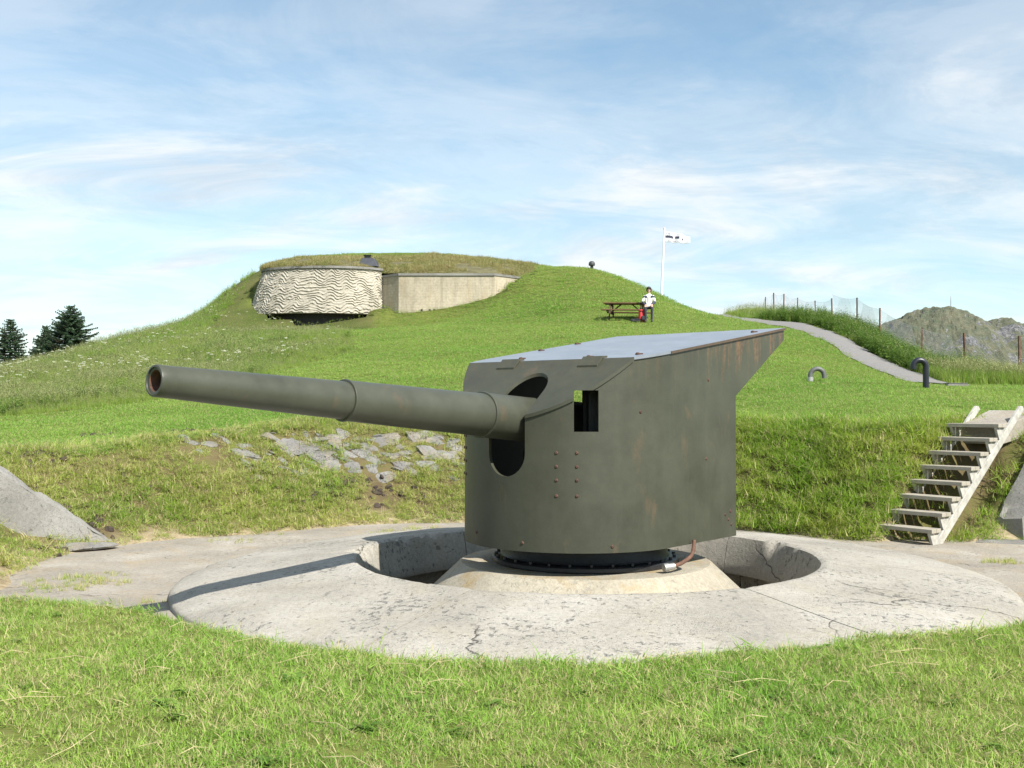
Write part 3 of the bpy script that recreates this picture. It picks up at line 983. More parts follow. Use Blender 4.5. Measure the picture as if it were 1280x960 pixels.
    for sg in (-1, 1):
        pl_ = [P(-.55, sg * .40, .55), P(.45, sg * .40, .55), P(.22, sg * .40, 1.82), P(-.22, sg * .40, 1.82)]
        q_ = [p + s * (0.05 * sg) for p in pl_]
        mb.add(pl_ + q_, [(0, 1, 2, 3), (7, 6, 5, 4), (0, 1, 5, 4), (1, 2, 6, 5), (2, 3, 7, 6), (3, 0, 4, 7)])
    mb.lathe([(0, .48), (.8, .48), (.8, .56), (0, .56)], 32, origin=O, close=False)
    mb.build('carriage', M_BLACK, root)
    mb = MB()
    mb.bar(P(-.2, .62, .56), P(-.2, .62, 1.35), .10, .3)
    mb.tube([P(-.2, .68, 1.2), P(-.2, .80, 1.2)], [.16, .16], 18)
    mb.bar(P(.35, .62, 1.30), P(.35, .62, 2.10), .50, .30)
    mb.bar(P(.05, .45, 1.30), P(.05, .45, 2.12), .70, .20)
    mb.build('laying_gear', M_BLACK, root)
    # --- base ring under the shield
    mb = MB()
    mb.lathe([(0.0, .215), (1.02, .215), (1.03, .225), (1.03, .262), (1.015, .275), (.955, .28), (.93, .285), (.915, .31), (.90, .40), (.92, .44), (.97, .452), (.97, .475), (0, .475)], 72, origin=O, close=False)
    rg = mb.build('base_ring', M_BLACK, root, smooth=35)
    bt = MB(); bt.lathe([(0, 0.03), (.018, .03), (.020, 0.0)], 6, close=False)
    b2 = bt.mesh('flange_bolt'); b2.materials.append(M_BLACK)
    for k_ in range(28):
        a = 2 * math.pi * k_ / 28
        place('flange_bolt', b2, rg, Matrix.Translation(O + Vector((.985 * math.cos(a), .985 * math.sin(a), .272))))
    # shield floor brackets
    for a in (-60, -20, 20, 60):
        a = R(a); d = g * math.cos(a) + s * math.sin(a)
        mb = MB(); mb.bar(O + g * TC + d * .7 + Vector((0, 0, .50)), O + g * TC + d * 1.18 + Vector((0, 0, .50)), .08, .05)
        mb.build('bracket', M_BLACK, root)
    # --- cable hanging from the shield's right corner onto the plinth
    def wp(u, v, D): return PX(u, v, D) - Vector((GUN_X, GUN_Y, .205))
    a_, b_, c_, d_ = wp(867, 675, 11.1), wp(866, 688, 11.05), wp(858, 699, 10.95), wp(842, 707, 10.85)
    e_ = wp(829, 709, 10.80)
    pts = [a_, b_, wp(863, 695, 11.0), c_, wp(850, 704, 10.9), d_]
    mb = MB(); mb.tube(pts, 0.021, 10)
    cb = mb.build('cable', M_RUST, root, smooth=60)
    mb = MB(); mb.tube([d_, d_ + (e_ - d_) * .55, d_ + (e_ - d_) * .56, e_], [.034, .034, .040, .040], 12)
    mb.build('connector', M_STEEL, cb, smooth=40)
    return root
GUN = build_gun()
# ------------------------------------------------------------------ the bunker on the hill
def build_bunker():
    root = empty('casemate_bunker', (-6.9, 57, 6.2))
    tag(root, 'pale concrete casemate bunker with wavy relief drum and turf roof', 'bunker')
    O = Vector(root.location)
    # relief drum wall: a curved, battered wall with wriggling plaster ridges
    zb, zt = 6.66, 9.02
    nu, nv = 520, 150
    u = np.linspace(0, 1, nu); v = np.linspace(0, 1, nv)
    U, V = np.meshgrid(u, v, indexing='ij')
    phi = math.pi - (math.pi - DRUM_A1) * U
    batter = 0.62 * np.sin(np.clip(1.05 - U, 0, 1) * math.pi / 2) ** 1.5 + 0.05
    inset = V ** 1.25 * batter
    bx = DRUM_C[0] + (DRUM_RX - inset) * np.cos(phi); by = DRUM_C[1] - (DRUM_RY - inset) * np.sin(phi)
    bz = zb + (zt - zb) * V
    nx = np.cos(phi) / DRUM_RX; ny = -np.sin(phi) / DRUM_RY
    nl = np.hypot(nx, ny); nx /= nl; ny /= nl
    sx = U * 8.6; sy = (zt - zb) * V
    wig = 1.15 * np.sin(sx * 7.4 + 2.6 * fbm(sx * 0.8, sy * 1.1, 5, 2)) * vnoise(sx * 1.3, sy * 1.7, 8) + 1.25 * fbm(sx * 2.3, sy * 1.7, 12, 3) + 0.5 * vnoise(np.floor(sx * 1.15 + 0.4 * np.sin(sy * 5)) * 3.7, sy * 0 + 1.5, 4)
    band = sy * 6.6 + wig * 1.0
    ridge = 0.5 + 0.5 * np.cos(2 * math.pi * band)
    ridge = np.clip((ridge - 0.45) / 0.5, 0, 1); ridge = ridge * ridge * (3 - 2 * ridge)
    gate = sstep(0.30, 0.42, vnoise(sx * 2.4 + 3, sy * 3.4, 31))
    h = 0.048 * ridge * (0.38 + 0.62 * gate) + 0.012 * fbm(sx * 6, sy * 6, 40, 3)
    X = bx + nx * h - O.x; Y = by + ny * h - O.y; Z = bz - O.z
    verts = np.stack([X, Y, Z], -1).reshape(-1, 3)
    idx = np.arange(nu * nv).reshape(nu, nv)
    q = np.stack([idx[:-1, :-1], idx[1:, :-1], idx[1:, 1:], idx[:-1, 1:]], -1).reshape(-1, 4)
    # back skin so the wall has thickness
    bi = []
    vb = []
    for (a, b_) in ((0, 0), (nu - 1, 0)): pass
    back = np.stack([bx - nx * 0.5 - O.x, by - ny * 0.5 - O.y, bz - O.z], -1)
    bsub = back[:, [0, nv - 1]].reshape(-1, 3)
    b0 = len(verts)
    verts = np.vstack([verts, bsub])
    bidx = b0 + np.arange(nu * 2).reshape(nu, 2)
    faces = q.tolist()
    for i in range(nu - 1):
        faces.append((int(bidx[i, 0]), int(bidx[i, 1]), int(bidx[i + 1, 1]), int(bidx[i + 1, 0])))
        faces.append((int(idx[i, 0]), int(bidx[i, 0]), int(bidx[i + 1, 0]), int(idx[i + 1, 0])))
        faces.append((int(idx[i, -1]), int(idx[i + 1, -1]), int(bidx[i + 1, 1]), int(bidx[i, 1])))
    faces.append(tuple(int(k) for k in idx[-1, :]) + (int(bidx[-1, 1]), int(bidx[-1, 0])))
    faces.append(tuple(int(k) for k in idx[0, ::-1]) + (int(bidx[0, 0]), int(bidx[0, 1])))
    me = bpy.data.meshes.new('relief_wall'); me.from_pydata(verts.tolist(), [], faces)
    me.polygons.foreach_set('use_smooth', [True] * len(me.polygons)); me.set_sharp_from_angle(angle=R(60))
    me.materials.append(M_RELIEF)
    dw = bpy.data.objects.new('relief_wall', me); C.objects.link(dw); dw.parent = root
    tag(dw, 'curved wall plastered with wriggling ridges')
    # rim slab above the drum
    def strip(name, front, depth, z0, z1, mat, parent, closed=False):
        mb = MB()
        n = len(front)
        vs_ = []
        for i, (x, y) in enumerate(front):
            a = front[max(i - 1, 0)]; b_ = front[min(i + 1, n - 1)]
            d = np.array([b_[0] - a[0], b_[1] - a[1]]); d = d / np.linalg.norm(d)
            nn = np.array([-d[1], d[0]])
            p, q_ = np.array([x, y]), np.array([x, y]) + nn * depth
            for (xx, yy), zz in ((p, z0), (p, z1), (q_, z1), (q_, z0)):
                vs_.append((xx - O.x, yy - O.y, zz - O.z))
        fs = [(i * 4 + k, (i + 1) * 4 + k, (i + 1) * 4 + (k + 1) % 4, i * 4 + (k + 1) % 4) for i in range(n - 1) for k in range(4)]
        fs += [(0, 1, 2, 3), tuple((n - 1) * 4 + k for k in (3, 2, 1, 0))]
        mb.add(vs_, fs)
        return mb.build(name, mat, parent)
    dtop = [drum_pt(math.pi - (math.pi - DRUM_A1) * i / 30, 0.62 * math.sin(min(1, max(0, 1.05 - i / 30)) * math.pi / 2) ** 1.5 - 0.07) for i in range(31)]
    strip('drum_rim', dtop, 0.9, 9.021, 9.14, M_BLOCK, dw)
    # recessed embrasure under the drum
    rec = [drum_pt(math.pi - 0.1 - (math.pi - DRUM_A1 - 0.1) * i / 20, 0.95) for i in range(21)]
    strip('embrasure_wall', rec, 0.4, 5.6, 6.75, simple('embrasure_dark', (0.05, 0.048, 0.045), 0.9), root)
    sill = [drum_pt(math.pi - 0.1 - (math.pi - DRUM_A1 - 0.1) * i / 20, 0.15) for i in range(21)]
    strip('embrasure_sill', sill, 0.7, 5.4, 6.0, M_BLOCK, root)
    # straight wall panels
    zt2 = 8.66
    fr = [W0, W1, W2, W3]
    for i in range(3):
        a, b_ = np.array(fr[i]), np.array(fr[i + 1])
        d = (b_ - a) / np.linalg.norm(b_ - a)
        a2 = a + d * (0.004 if i else 0); b2 = b_ - d * 0.004
        ztop = zt2 + (0.0 if i < 2 else 0.0)
        w = strip('wall_panel', [tuple(a2), tuple(b2)], 0.6, 5.4, ztop, M_WALL, root)
        strip('coping', [tuple(a2 - d * 0.02 + np.array([0, -0.06])), tuple(b2 + d * 0.02 + np.array([0, -0.06]))], 0.7, ztop + 0.002, ztop + 0.12 + 0.003 * i, M_BLOCK, w)
    # four small drain holes in the wall
    mb = MB(); mb.box((0, 0, 0), (0.10, 0.03, 0.14)); hm = mb.mesh('drain_hole'); hm.materials.append(M_BLACK)
    for uu in (527, 537, 543, 552):
        p = PX(uu, 388, 55.19)
        place('drain_hole', hm, root, Matrix.Translation(p - O))
    # vent on the roof between drum and wall
    mb = MB()
    p = PX(459, 326, 56.2) - O
    mb.add([p + Vector(q_) for q_ in ((-0.38, -0.5, -0.3), (0.62, -0.55, -0.35), (0.7, .5, -.35), (-.38, .5, -.3), (-0.30, -0.3, 0.12), (0.38, -0.35, 0.12), (0.40, .35, 0.12), (-.30, .35, .12))],
           [(3, 2, 1, 0), (4, 5, 6, 7), (0, 1, 5, 4), (1, 2, 6, 5), (2, 3, 7, 6), (3, 0, 4, 7)])
    vt = mb.build('roof_vent', simple('tar_black', (0.045, 0.048, 0.06), 0.6), root, bevel=.02)
    mb = MB(); mb.box(p + Vector((0.0, 0, .20)), (.30, .30, .16)); mb.box(p + Vector((0.0, 0, .295)), (.40, .40, .03))
    mb.build('vent_cap', M_BLACK, vt)
    # turf roof: from the rims back into the hill
    fr_all = [(x, y) for x, y in dtop] + [(W0[0], W0[1] - 0.02), (W1[0], W1[1] - .02), ((W1[0] * .66 + W2[0] * .34), W1[1] - .02), ((W1[0] * .33 + W2[0] * .67), W1[1] - .02), (W2[0], W2[1] - .02), (W3[0], W3[1])]
    zf = [9.13] * 30 + [9.05] + [8.95] + [8.78] * 4 + [8.72]
    rows = 26
    ln = [0]
    for i in range(1, len(fr_all)):
        ln.append(ln[-1] + math.hypot(fr_all[i][0] - fr_all[i - 1][0], fr_all[i][1] - fr_all[i - 1][1]))
    K = 130
    ss = np.linspace(0, ln[-1], K)
    fx = np.interp(ss, ln, [p_[0] for p_ in fr_all]); fy = np.interp(ss, ln, [p_[1] for p_ in fr_all]) + 0.10; fz = np.interp(ss, ln, zf)
    bx_ = np.interp(np.linspace(0, 1, K), [0, 1], [-14.2, 2.2]); by_ = np.full(K, 61.6)
    bz_ = ground(bx_, by_) + 0.05
    grid = []
    for r_ in range(rows):
        t_ = r_ / (rows - 1)
        xx = fx + (bx_ - fx) * t_; yy = fy + (by_ - fy) * t_
        zz = fz + (bz_ - fz) * t_ ** 0.8 + 0.04 * np.sin(math.pi * t_ ** 0.55) * sstep(0, .25, np.linspace(0, 1, K)) * sstep(1, .93, np.linspace(0, 1, K)) + 0.10 * fbm(xx * .9, yy * .9, 77, 3) * min(1, 3 * t_)
        grid.append(np.stack([xx, yy, zz], -1))
    Gd = np.array(grid)
    vs_ = (Gd - np.array(O)).reshape(-1, 3)
    ii = np.arange(rows * K).reshape(rows, K)
    fq = np.stack([ii[:-1, :-1], ii[:-1, 1:], ii[1:, 1:], ii[1:, :-1]], -1).reshape(-1, 4)
    me = bpy.data.meshes.new('turf_roof'); me.from_pydata(vs_.tolist(), [], fq.tolist())
    me.polygons.foreach_set('use_smooth', [True] * len(me.polygons))
    me.materials.append(simple('turf_soil', (0.11, 0.10, 0.045), 0.95, var=0.4, scale=2.5, bmp=0.6, bscale=8, bdist=.05))
    o = bpy.data.objects.new('turf_roof', me); C.objects.link(o); o.parent = root
    return Gd
TURF = build_bunker()

# ------------------------------------------------------------------ wooden stairs down the bank
M_WOOD = None
def mat_wood(name, base, dark, scale=1.0, rough=0.8):
    m, t, b = new_mat(name)
    vec = coords(t, 'Object', (2.5, 26, 26))
    n = noise(t, vec, 3.0 * scale, 6, 0.65, 0.4)
    col = ramp(t, n, [(0.3, dark), (0.62, base), (0.8, tuple(min(1, x * 1.15) for x in base))])
    n2 = noise(t, geo_pos(t), 5, 5, 0.7)
    col = mixc(t, ramp(t, n2, [(0.5, G(0)), (0.8, G(0.45))]), col, tuple(x * 0.5 for x in dark))
    L(t, col, b.inputs['Base Color']); b.inputs['Roughness'].default_value = rough
    L(t, bump(t, n, 0.35, 0.006), b.inputs['Normal'])
    return m
M_TREAD = mat_wood('tread_wood', (0.40, 0.365, 0.30), (0.26, 0.23, 0.185))
M_WHITE = simple('white_paint_worn', (0.40, 0.385, 0.345), 0.7, var=0.3, scale=9, bmp=0.25, bscale=50)
def build_stairs():
    up = Vector((0.775, 0.632, 0)).normalized(); ac = Vector((0.632, -0.775, 0)).normalized()
    base = Vector((5.235, 15.05, 0.0))              # foot, left side
    root = empty('wooden_staircase', base)
    tag(root, 'weathered wooden staircase with white stringers climbing the grass bank', 'stairs')
    RUN, RISE, WID = 0.272, 0.203, 0.74
    def S(a, w, z): return up * a + ac * w + Vector((0, 0, z))
    rot = Matrix((ac, up, Vector((0, 0, 1)))).transposed()
    for i in range(8):
        mb = MB()
        for k in (0, 1):
            mb.box((0, -.062 + .124 * k, 0), (WID + .07, 0.118, 0.055))
        o = mb.build('tread', M_TREAD, root, bevel=.005)
        o.location = S(0.137 + i * RUN, WID / 2, 0.195 + i * RISE)
        o.rotation_euler = (Matrix.Rotation(random.Random(i).uniform(-.008, .008), 3, 'X') @ rot).to_euler()
    sl = RISE / RUN
    wv = 0.045
    for w in (0.0, WID - wv):
        # the plank the cleats sit on: it passes behind the treads and pokes up past the landing
        line = lambda a: .085 + (a - .255) * sl
        a_f, a_e = .16, 2.70
        pts = [(a_f - .04, -.03), (a_f + .17, -.03), (a_e + .10, line(a_e + .10) - .14), (a_e + .12, line(a_e) - .06), (a_e + .07, line(a_e) - .005), (a_e, line(a_e)), (a_f - .04, line(a_f - .04))]
        n = len(pts)
        mb = MB()
        mb.add([S(a, w, z) for a, z in pts] + [S(a, w + wv, z) for a, z in pts],
               [tuple(range(n)), tuple(range(2 * n - 1, n - 1, -1))] + [(i, (i + 1) % n, n + (i + 1) % n, n + i) for i in range(n)])
        st = mb.build('stringer', M_WHITE, root, bevel=.006)
        for i in range(8):
            a, z = i * RUN, 0.173 + i * RISE
            tri = [(a + .025, z), (a + .25, z), (a + .25, z - .088), (a + .13, z - .178), (a + .11, z - .178)]
            m_ = MB(); k = len(tri)
            w2 = w + .003
            m_.add([S(x, w2, y) for x, y in tri] + [S(x, w2 + wv - .006, y) for x, y in tri],
                   [tuple(range(k)), tuple(range(2 * k - 1, k - 1, -1))] + [(j, (j + 1) % k, k + (j + 1) % k, k + j) for j in range(k)])
            m_.build('cleat', M_WHITE, st)
    # concrete landing slab at the head of the stairs
    mb = MB()
    z0 = 8 * RISE + .005
    q = [S(2.20, 0.04, z0), S(2.20, WID - .06, z0), S(3.5, WID + .1, z0 + .21), S(3.5, -.15, z0 + .21)]
    mb.add(q + [p - Vector((0, 0, .30)) for p in q], [(0, 1, 2, 3), (7, 6, 5, 4)] + [(j, (j + 1) % 4, 4 + (j + 1) % 4, 4 + j) for j in range(4)])
    o = mb.build('landing_slab', M_APRON, None, bevel=.01)
    o.location = base
    tag(o, 'flat grey concrete landing slab at the head of the wooden stairs', 'slab')
build_stairs()

# ------------------------------------------------------------------ broken concrete wing walls
def wing(name, label, base_pts, top_h, seed, mat):
    """a sloping wall: plan quadrilateral strip with varying top heights, chipped edges"""
    (a, b_), th = base_pts, 0.42
    a, b_ = Vector((*a, 0)), Vector((*b_, 0))
    d = (b_ - a); ln = d.length; d.normalize(); nr = Vector((-d.y, d.x, 0))
    root = empty(name, a)
    tag(root, label, 'concrete wall')
    n, m = 34, 9
    rnd = random.Random(seed)
    mb = MB()
    rows = []
    for i in range(n + 1):
        t = i / n
        zt = top_h[0] + (top_h[1] - top_h[0]) * t
        sec = [(-th * .62, -.35), (-th * .56, zt * .45 - .05), (-th * .5, zt - .04), (-th * .42, zt + .0), (-.05, zt + .03), (th * .42, zt + .01), (th * .5, zt - .05), (th * .5, -.35)]
        ring = []
        for k, (w, z) in enumerate(sec):
            p = d * (t * ln) + nr * w + Vector((0, 0, z))
            j = float(fbm(np.array([t * ln * 3.2 + k * .4]), np.array([k * 1.3 + seed]), seed, 3)[0])
            p += Vector((0, 0, j * .09 if 0 < k < 7 else 0)) + nr * (j * .08)
            ring.append(p)
        rows.append(ring)
    k = len(rows[0])
    mb.add([p for r in rows for p in r], [(i * k + j, (i + 1) * k + j, (i + 1) * k + (j + 1) % k, i * k + (j + 1) % k) for i in range(n) for j in range(k)] + [tuple(range(k)), tuple(n * k + j for j in range(k - 1, -1, -1))])
    mb.build('wall_body', mat, root, smooth=28)
    return root
wing('concrete_wing_wall', 'rough grey concrete wing wall sloping down to the apron below the meadow', ((-8.0, 12.4), (-5.62, 14.75)), (2.45, 0.03), 4, M_BLOCK)
r_ = wing('concrete_wing_wall', 'broken grey concrete wing wall beside the wooden stairs', ((8.3, 15.9), (7.05, 15.02)), (1.85, 0.30), 9, M_BLOCK)
# loose slabs lying at the wing walls
def rock_mesh(seed, flat=0.5, sharp=True, sub=2):
    bm = bmesh.new()
    bmesh.ops.create_icosphere(bm, subdivisions=sub, radius=1.0)
    rnd = random.Random(seed)
    planes = []
    for _ in range(7):
        v = Vector((rnd.gauss(0, 1), rnd.gauss(0, 1), rnd.gauss(0, 1))).normalized()
        planes.append((v, rnd.uniform(.34, .80)))
    for v in bm.verts:
        p = v.co.copy()
        for nrm, dd in planes:
            k = p.dot(nrm)
            if k > dd: p -= nrm * (k - dd)
        v.co = p + Vector((rnd.uniform(-.03, .03), rnd.uniform(-.03, .03), rnd.uniform(-.03, .03)))
        v.co.z *= flat
    me = bpy.data.meshes.new('stone'); bm.to_mesh(me); bm.free()
    return me
M_ROCK = concrete('grey_rock', (0.215, 0.208, 0.195), dark=(0.06, 0.058, 0.052), pale=(0.34, 0.33, 0.305), speck=0.9, stain=0.3, ns=2.6, crack=2.2)
for (u, v, sx, sy, sz, rz, lab) in ((100, 684, .55, .30, .06, .5, 'thin pale stone slab at the foot of the long wing wall'), (1272, 683, .75, .22, .05, -.2, 'long thin stone slab on the apron beside the stairs')):
    me = rock_mesh(int(u), 1.0); me.materials.append(M_ROCK)
    p = hit(u, v, 9, 17); p.z = max(p.z, 0.0)
    o = bpy.data.objects.new('stone_slab', me); C.objects.link(o)
    o.location = p + Vector((0, 0, .02)); o.scale = (sx, sy, sz); o.rotation_euler = (0, 0, rz)
    tag(o, lab, 'stone slab')

# ------------------------------------------------------------------ rock outcrop in the bank behind the barrel
ROCKS = []
def build_outcrop(name, label, spots, seed, base):
    root = empty(name, base)
    tag(root, label, 'rocks')
    rnd = random.Random(seed)
    meshes = []
    for k in range(7):
        me = rock_mesh(seed * 31 + k, 0.62)
        me.materials.append(M_ROCK)
        meshes.append(me)
    for (u, v, s) in spots:
        p = hit(u, v, 14, 24)
        e = 0.1
        nx = (gz(p.x + e, p.y) - gz(p.x - e, p.y)) / (2 * e); ny = (gz(p.x, p.y + e) - gz(p.x, p.y - e)) / (2 * e)
        nrm = Vector((-nx, -ny, 1)).normalized()
        rot = Vector((0, 0, 1)).rotation_difference(nrm).to_matrix().to_4x4() @ Matrix.Rotation(rnd.uniform(-.5, .5) + rnd.choice((0, math.pi)), 4, 'Z') @ Matrix.Rotation(-.18 + rnd.uniform(-.22, .22), 4, 'X') @ Matrix.Rotation(rnd.uniform(-.2, .2), 4, 'Y')
        sc = Matrix.Diagonal((s * rnd.uniform(1.1, 1.9), s * rnd.uniform(.7, 1.1), s * rnd.uniform(.32, .55), 1))
        place('stone', rnd.choice(meshes), root, Matrix.Translation(p - nrm * (s * .07) - Vector(base)) @ rot @ sc)
        ROCKS.append((p.x, p.y, s))
rnd = random.Random(12)
spots = [(352, 553, .42), (372, 560, .40), (338, 545, .30), (398, 548, .20), (392, 565, .22), (385, 545, .24), (415, 552, .2), (430, 546, .22), (425, 560, .2), (407, 575, .32), (420, 583, .22),
         (312, 565, .20), (318, 572, .18), (304, 570, .14), (327, 575, .14), (380, 590, .18), (395, 592, .15), (367, 600, .13), (436, 568, .18), (452, 570, .2), (470, 575, .17), (465, 560, .17),
         (483, 550, .22), (505, 565, .16), (520, 548, .24), (540, 545, .2), (549, 555, .26), (562, 552, .2), (535, 566, .22), (556, 570, .22), (570, 578, .2), (573, 562, .18), (500, 582, .2), (512, 588, .17), (480, 596, .16),
         (450, 590, .16), (490, 570, .15), (455, 548, .16), (475, 545, .15), (528, 580, .15), (545, 585, .14), (440, 582, .14), (350, 582, .14)]
for _ in range(110):
    spots.append((rnd.uniform(300, 578), rnd.triangular(536, 602, 565), rnd.uniform(.04, .12)))
build_outcrop('rock_outcrop', 'cluster of broken grey rocks in the bank under the gun barrel', spots, 5, tuple(hit(440, 565, 14, 24)))
spots2 = [(228, 548, .13), (240, 553, .12), (258, 553, .15), (285, 552, .12), (183, 548, .09), (205, 545, .12), (250, 562, .09), (178, 556, .07), (272, 545, .09)]
build_outcrop('rock_patch', 'small patch of half buried grey stones in the bank below the meadow', spots2, 8, tuple(hit(235, 552, 14, 24)))

# ------------------------------------------------------------------ picnic table, bag, person
M_PLANK = mat_wood('stained_wood', (0.20, 0.115, 0.055), (0.10, 0.055, 0.028))
M_PLANKD = mat_wood('stained_wood_dark', (0.10, 0.06, 0.035), (0.05, 0.03, 0.018))
TBL = Vector((4.66, 43.0, 0)); TBL.z = gz(TBL.x, 42.5)
def build_table():
    root = empty('picnic_table', TBL, R(-15)); root.rotation_euler = (0, R(1.6), R(-15))
    tag(root, 'brown wooden picnic table with attached benches on the hillside lawn', 'picnic table')
    L2 = 0.92
    for k in range(5):
        mb = MB(); mb.box((0, -0.30 + .15 * k, .74), (2 * L2, .14, .042)); mb.build('table_plank', M_PLANK, root, bevel=.004)
    for sy in (-1, 1):
        for k in (0, 1):
            mb = MB(); mb.box((0, sy * (.63 + .145 * k), .43), (2 * L2, .135, .042)); mb.build('bench_plank', M_PLANK, root, bevel=.004)
    for sx in (-1, 1):
        x = sx * .62
        for sy in (-1, 1):
            mb = MB(); mb.bar((x, sy * .62, -.12), (x, sy * .22, .72), .10, .045, Vector((1, 0, 0))); mb.build('leg', M_PLANKD, root)
        mb = MB(); mb.box((x + .05 * sx, 0, .385), (.05, 1.62, .10)); mb.build('bench_beam', M_PLANKD, root)
        mb = MB(); mb.box((x + .05 * sx, 0, .69), (.05, .66, .08)); mb.build('top_beam', M_PLANKD, root)
        mb = MB(); mb.bar((x, 0, .39), (sx * .22, 0, .71), .08, .045); mb.build('brace', M_PLANKD, root)
build_table()

def skin_mesh(name, chain_verts, edges, radii, root_i=0, sub=2):
    me = bpy.data.meshes.new(name)
    me.from_pydata(chain_verts, edges, [])
    o = bpy.data.objects.new(name, me); C.objects.link(o)
    md = o.modifiers.new('skin', 'SKIN')
    sv = me.skin_vertices[0].data
    for i, r in enumerate(radii):
        sv[i].radius = (r, r) if not hasattr(r, '__len__') else r
        sv[i].use_root = (i == root_i)
    md.use_smooth_shade = True
    ss = o.modifiers.new('sub', 'SUBSURF'); ss.levels = sub; ss.render_levels = sub
    dg = bpy.context.evaluated_depsgraph_get()
    nm = bpy.data.meshes.new_from_object(o.evaluated_get(dg))
    bpy.data.objects.remove(o)
    nm.polygons.foreach_set('use_smooth', [True] * len(nm.polygons))
    return nm

def build_person():
    px = 5.46; py = 42.08
    seat_z = TBL.z + 0.41
    gz0 = gz(px, py - .40)
    root = empty('person', (px, py, gz0), R(-8))
    tag(root, 'person in white and navy jacket and dark trousers sitting on the bench end', 'person')
    h = seat_z - gz0
    # local: -Y faces the viewer, X to the viewer's right
    V_, E_, R_ = [], [], []
    def v(p, r, parent=None):
        V_.append(p); R_.append(r)
        if parent is not None: E_.append((parent, len(V_) - 1))
        return len(V_) - 1
    hip = v((0, 0, h + .12), (.165, .12))
    wst = v((0, -.01, h + .30), (.145, .105), hip)
    chs = v((0, -.03, h + .48), (.165, .115), wst)
    nkb = v((0, -.03, h + .60), (.085, .075), chs)
    nk = v((0, -.045, h + .66), .055, nkb)
    hd = v((0.005, -.06, h + .76), (.080, .09), nk)
    ht = v((0.005, -.055, h + .855), (.065, .075), hd)
    for sx in (-1, 1):
        sh = v((sx * .17, -.03, h + .53), .072, chs)
        el = v((sx * .245, -.10, h + .29), .052, sh)
        wr = v((sx * .14, -.29, h + .17), .036, el)
        hn = v((sx * .10, -.35, h + .155), .033, wr)
        for k, (dx, dy, dz) in enumerate(((-.045, -.05, -.02), (-.025, -.068, -.02), (-.005, -.07, -.022), (.015, -.06, -.022))):
            f = v((sx * (.10 + dx * .5), -.35 + dy * .6, h + .15 + dz * .3), .011, hn)
            v((sx * (.10 + dx), -.35 + dy, h + .145 + dz), .009, f)
        t1 = v((sx * (.055), -.36, h + .17), .011, hn)
        th = v((sx * .10, -.10, h + .085), .088, hip)
        kn = v((sx * .135, -.44, h + .09), .064, th)
        an = v((sx * .115, -.36, .09), .042, kn)
        v((sx * .135, -.50, .035), .038, an)
    body = skin_mesh('body', V_, E_, R_, 0, 2)
    # one continuous body; clothing by face position
    def flat(nm, col, rough=.8): return simple(nm, col, rough, var=.15, scale=30, bmp=0)
    mats = [flat('skin_tone', (.50, .32, .24), .6), flat('jacket_white', (.75, .74, .68)), flat('jacket_navy', (.035, .04, .075)), flat('trousers_dark', (.035, .038, .055)), flat('boots_black', (.02, .02, .022))]
    for m in mats: body.materials.append(m)
    for p in body.polygons:
        c = p.center
        z = c.z - h
        if z > .645 or (c.y < -.315 and .08 < z < .23 and abs(c.x) < .17): mi = 0
        elif c.z < .085: mi = 4
        elif z < .13 and not (abs(c.x) > .2 and c.y > -.2): mi = 3
        elif z > .47 and z < .545 and abs(c.x) > .055: mi = 2          # navy shoulder panels
        elif z < .33 and (abs(c.x) > .09): mi = 2                       # sleeves and lower sides
        else: mi = 1
        p.material_index = mi
    o = place('body', body, root)
    # hair / dark hat
    bm = bmesh.new()
    bmesh.ops.create_uvsphere(bm, u_segments=20, v_segments=14, radius=1)
    for vv in bm.verts:
        vv.co = Vector((vv.co.x * .108, vv.co.y * .118, vv.co.z * .125))
    dele = [f for f in bm.faces if (f.calc_center_median().y < -.045 and f.calc_center_median().z < .035) or f.calc_center_median().z < -.10]
    bmesh.ops.delete(bm, geom=dele, context='FACES')
    for vv in bm.verts: vv.co += Vector((0.005, -.045, h + .80))
    me = bpy.data.meshes.new('hair'); bm.to_mesh(me); bm.free()
    me.polygons.foreach_set('use_smooth', [True] * len(me.polygons))
    me.materials.append(simple('dark_hair', (.025, .02, .018), .7, var=.3, scale=60, bmp=.4, bscale=90))
    ho = place('hair', me, root)
    sol = ho.modifiers.new('thick', 'SOLIDIFY'); sol.thickness = .015
    # face features
    mb = MB()
    for sx in (-1, 1): mb.lathe([(0, .008), (.010, .005), (.013, 0)], 8, origin=(0.005 + sx * .032, -.148, h + .785), axis=(0, -1, 0), close=False)
    mb.build('eyes', M_BLACK, o)
    mb = MB(); mb.tube([(0.005, -.145, h + .785), (0.005, -.165, h + .755), (0.005, -.148, h + .745)], [.009, .014, .008], 8); mb.build('nose', mats[0], o, smooth=60)
    mb = MB(); mb.box((0.005, -.146, h + .715), (.045, .012, .010)); mb.build('mouth', simple('lips', (.35, .14, .12), .6), o)
    # trouser and jacket zip line
    mb = MB(); mb.box((0, -.150, h + .42), (.012, .012, .28)); mb.build('zip', mats[2], o)
    return root
build_person()

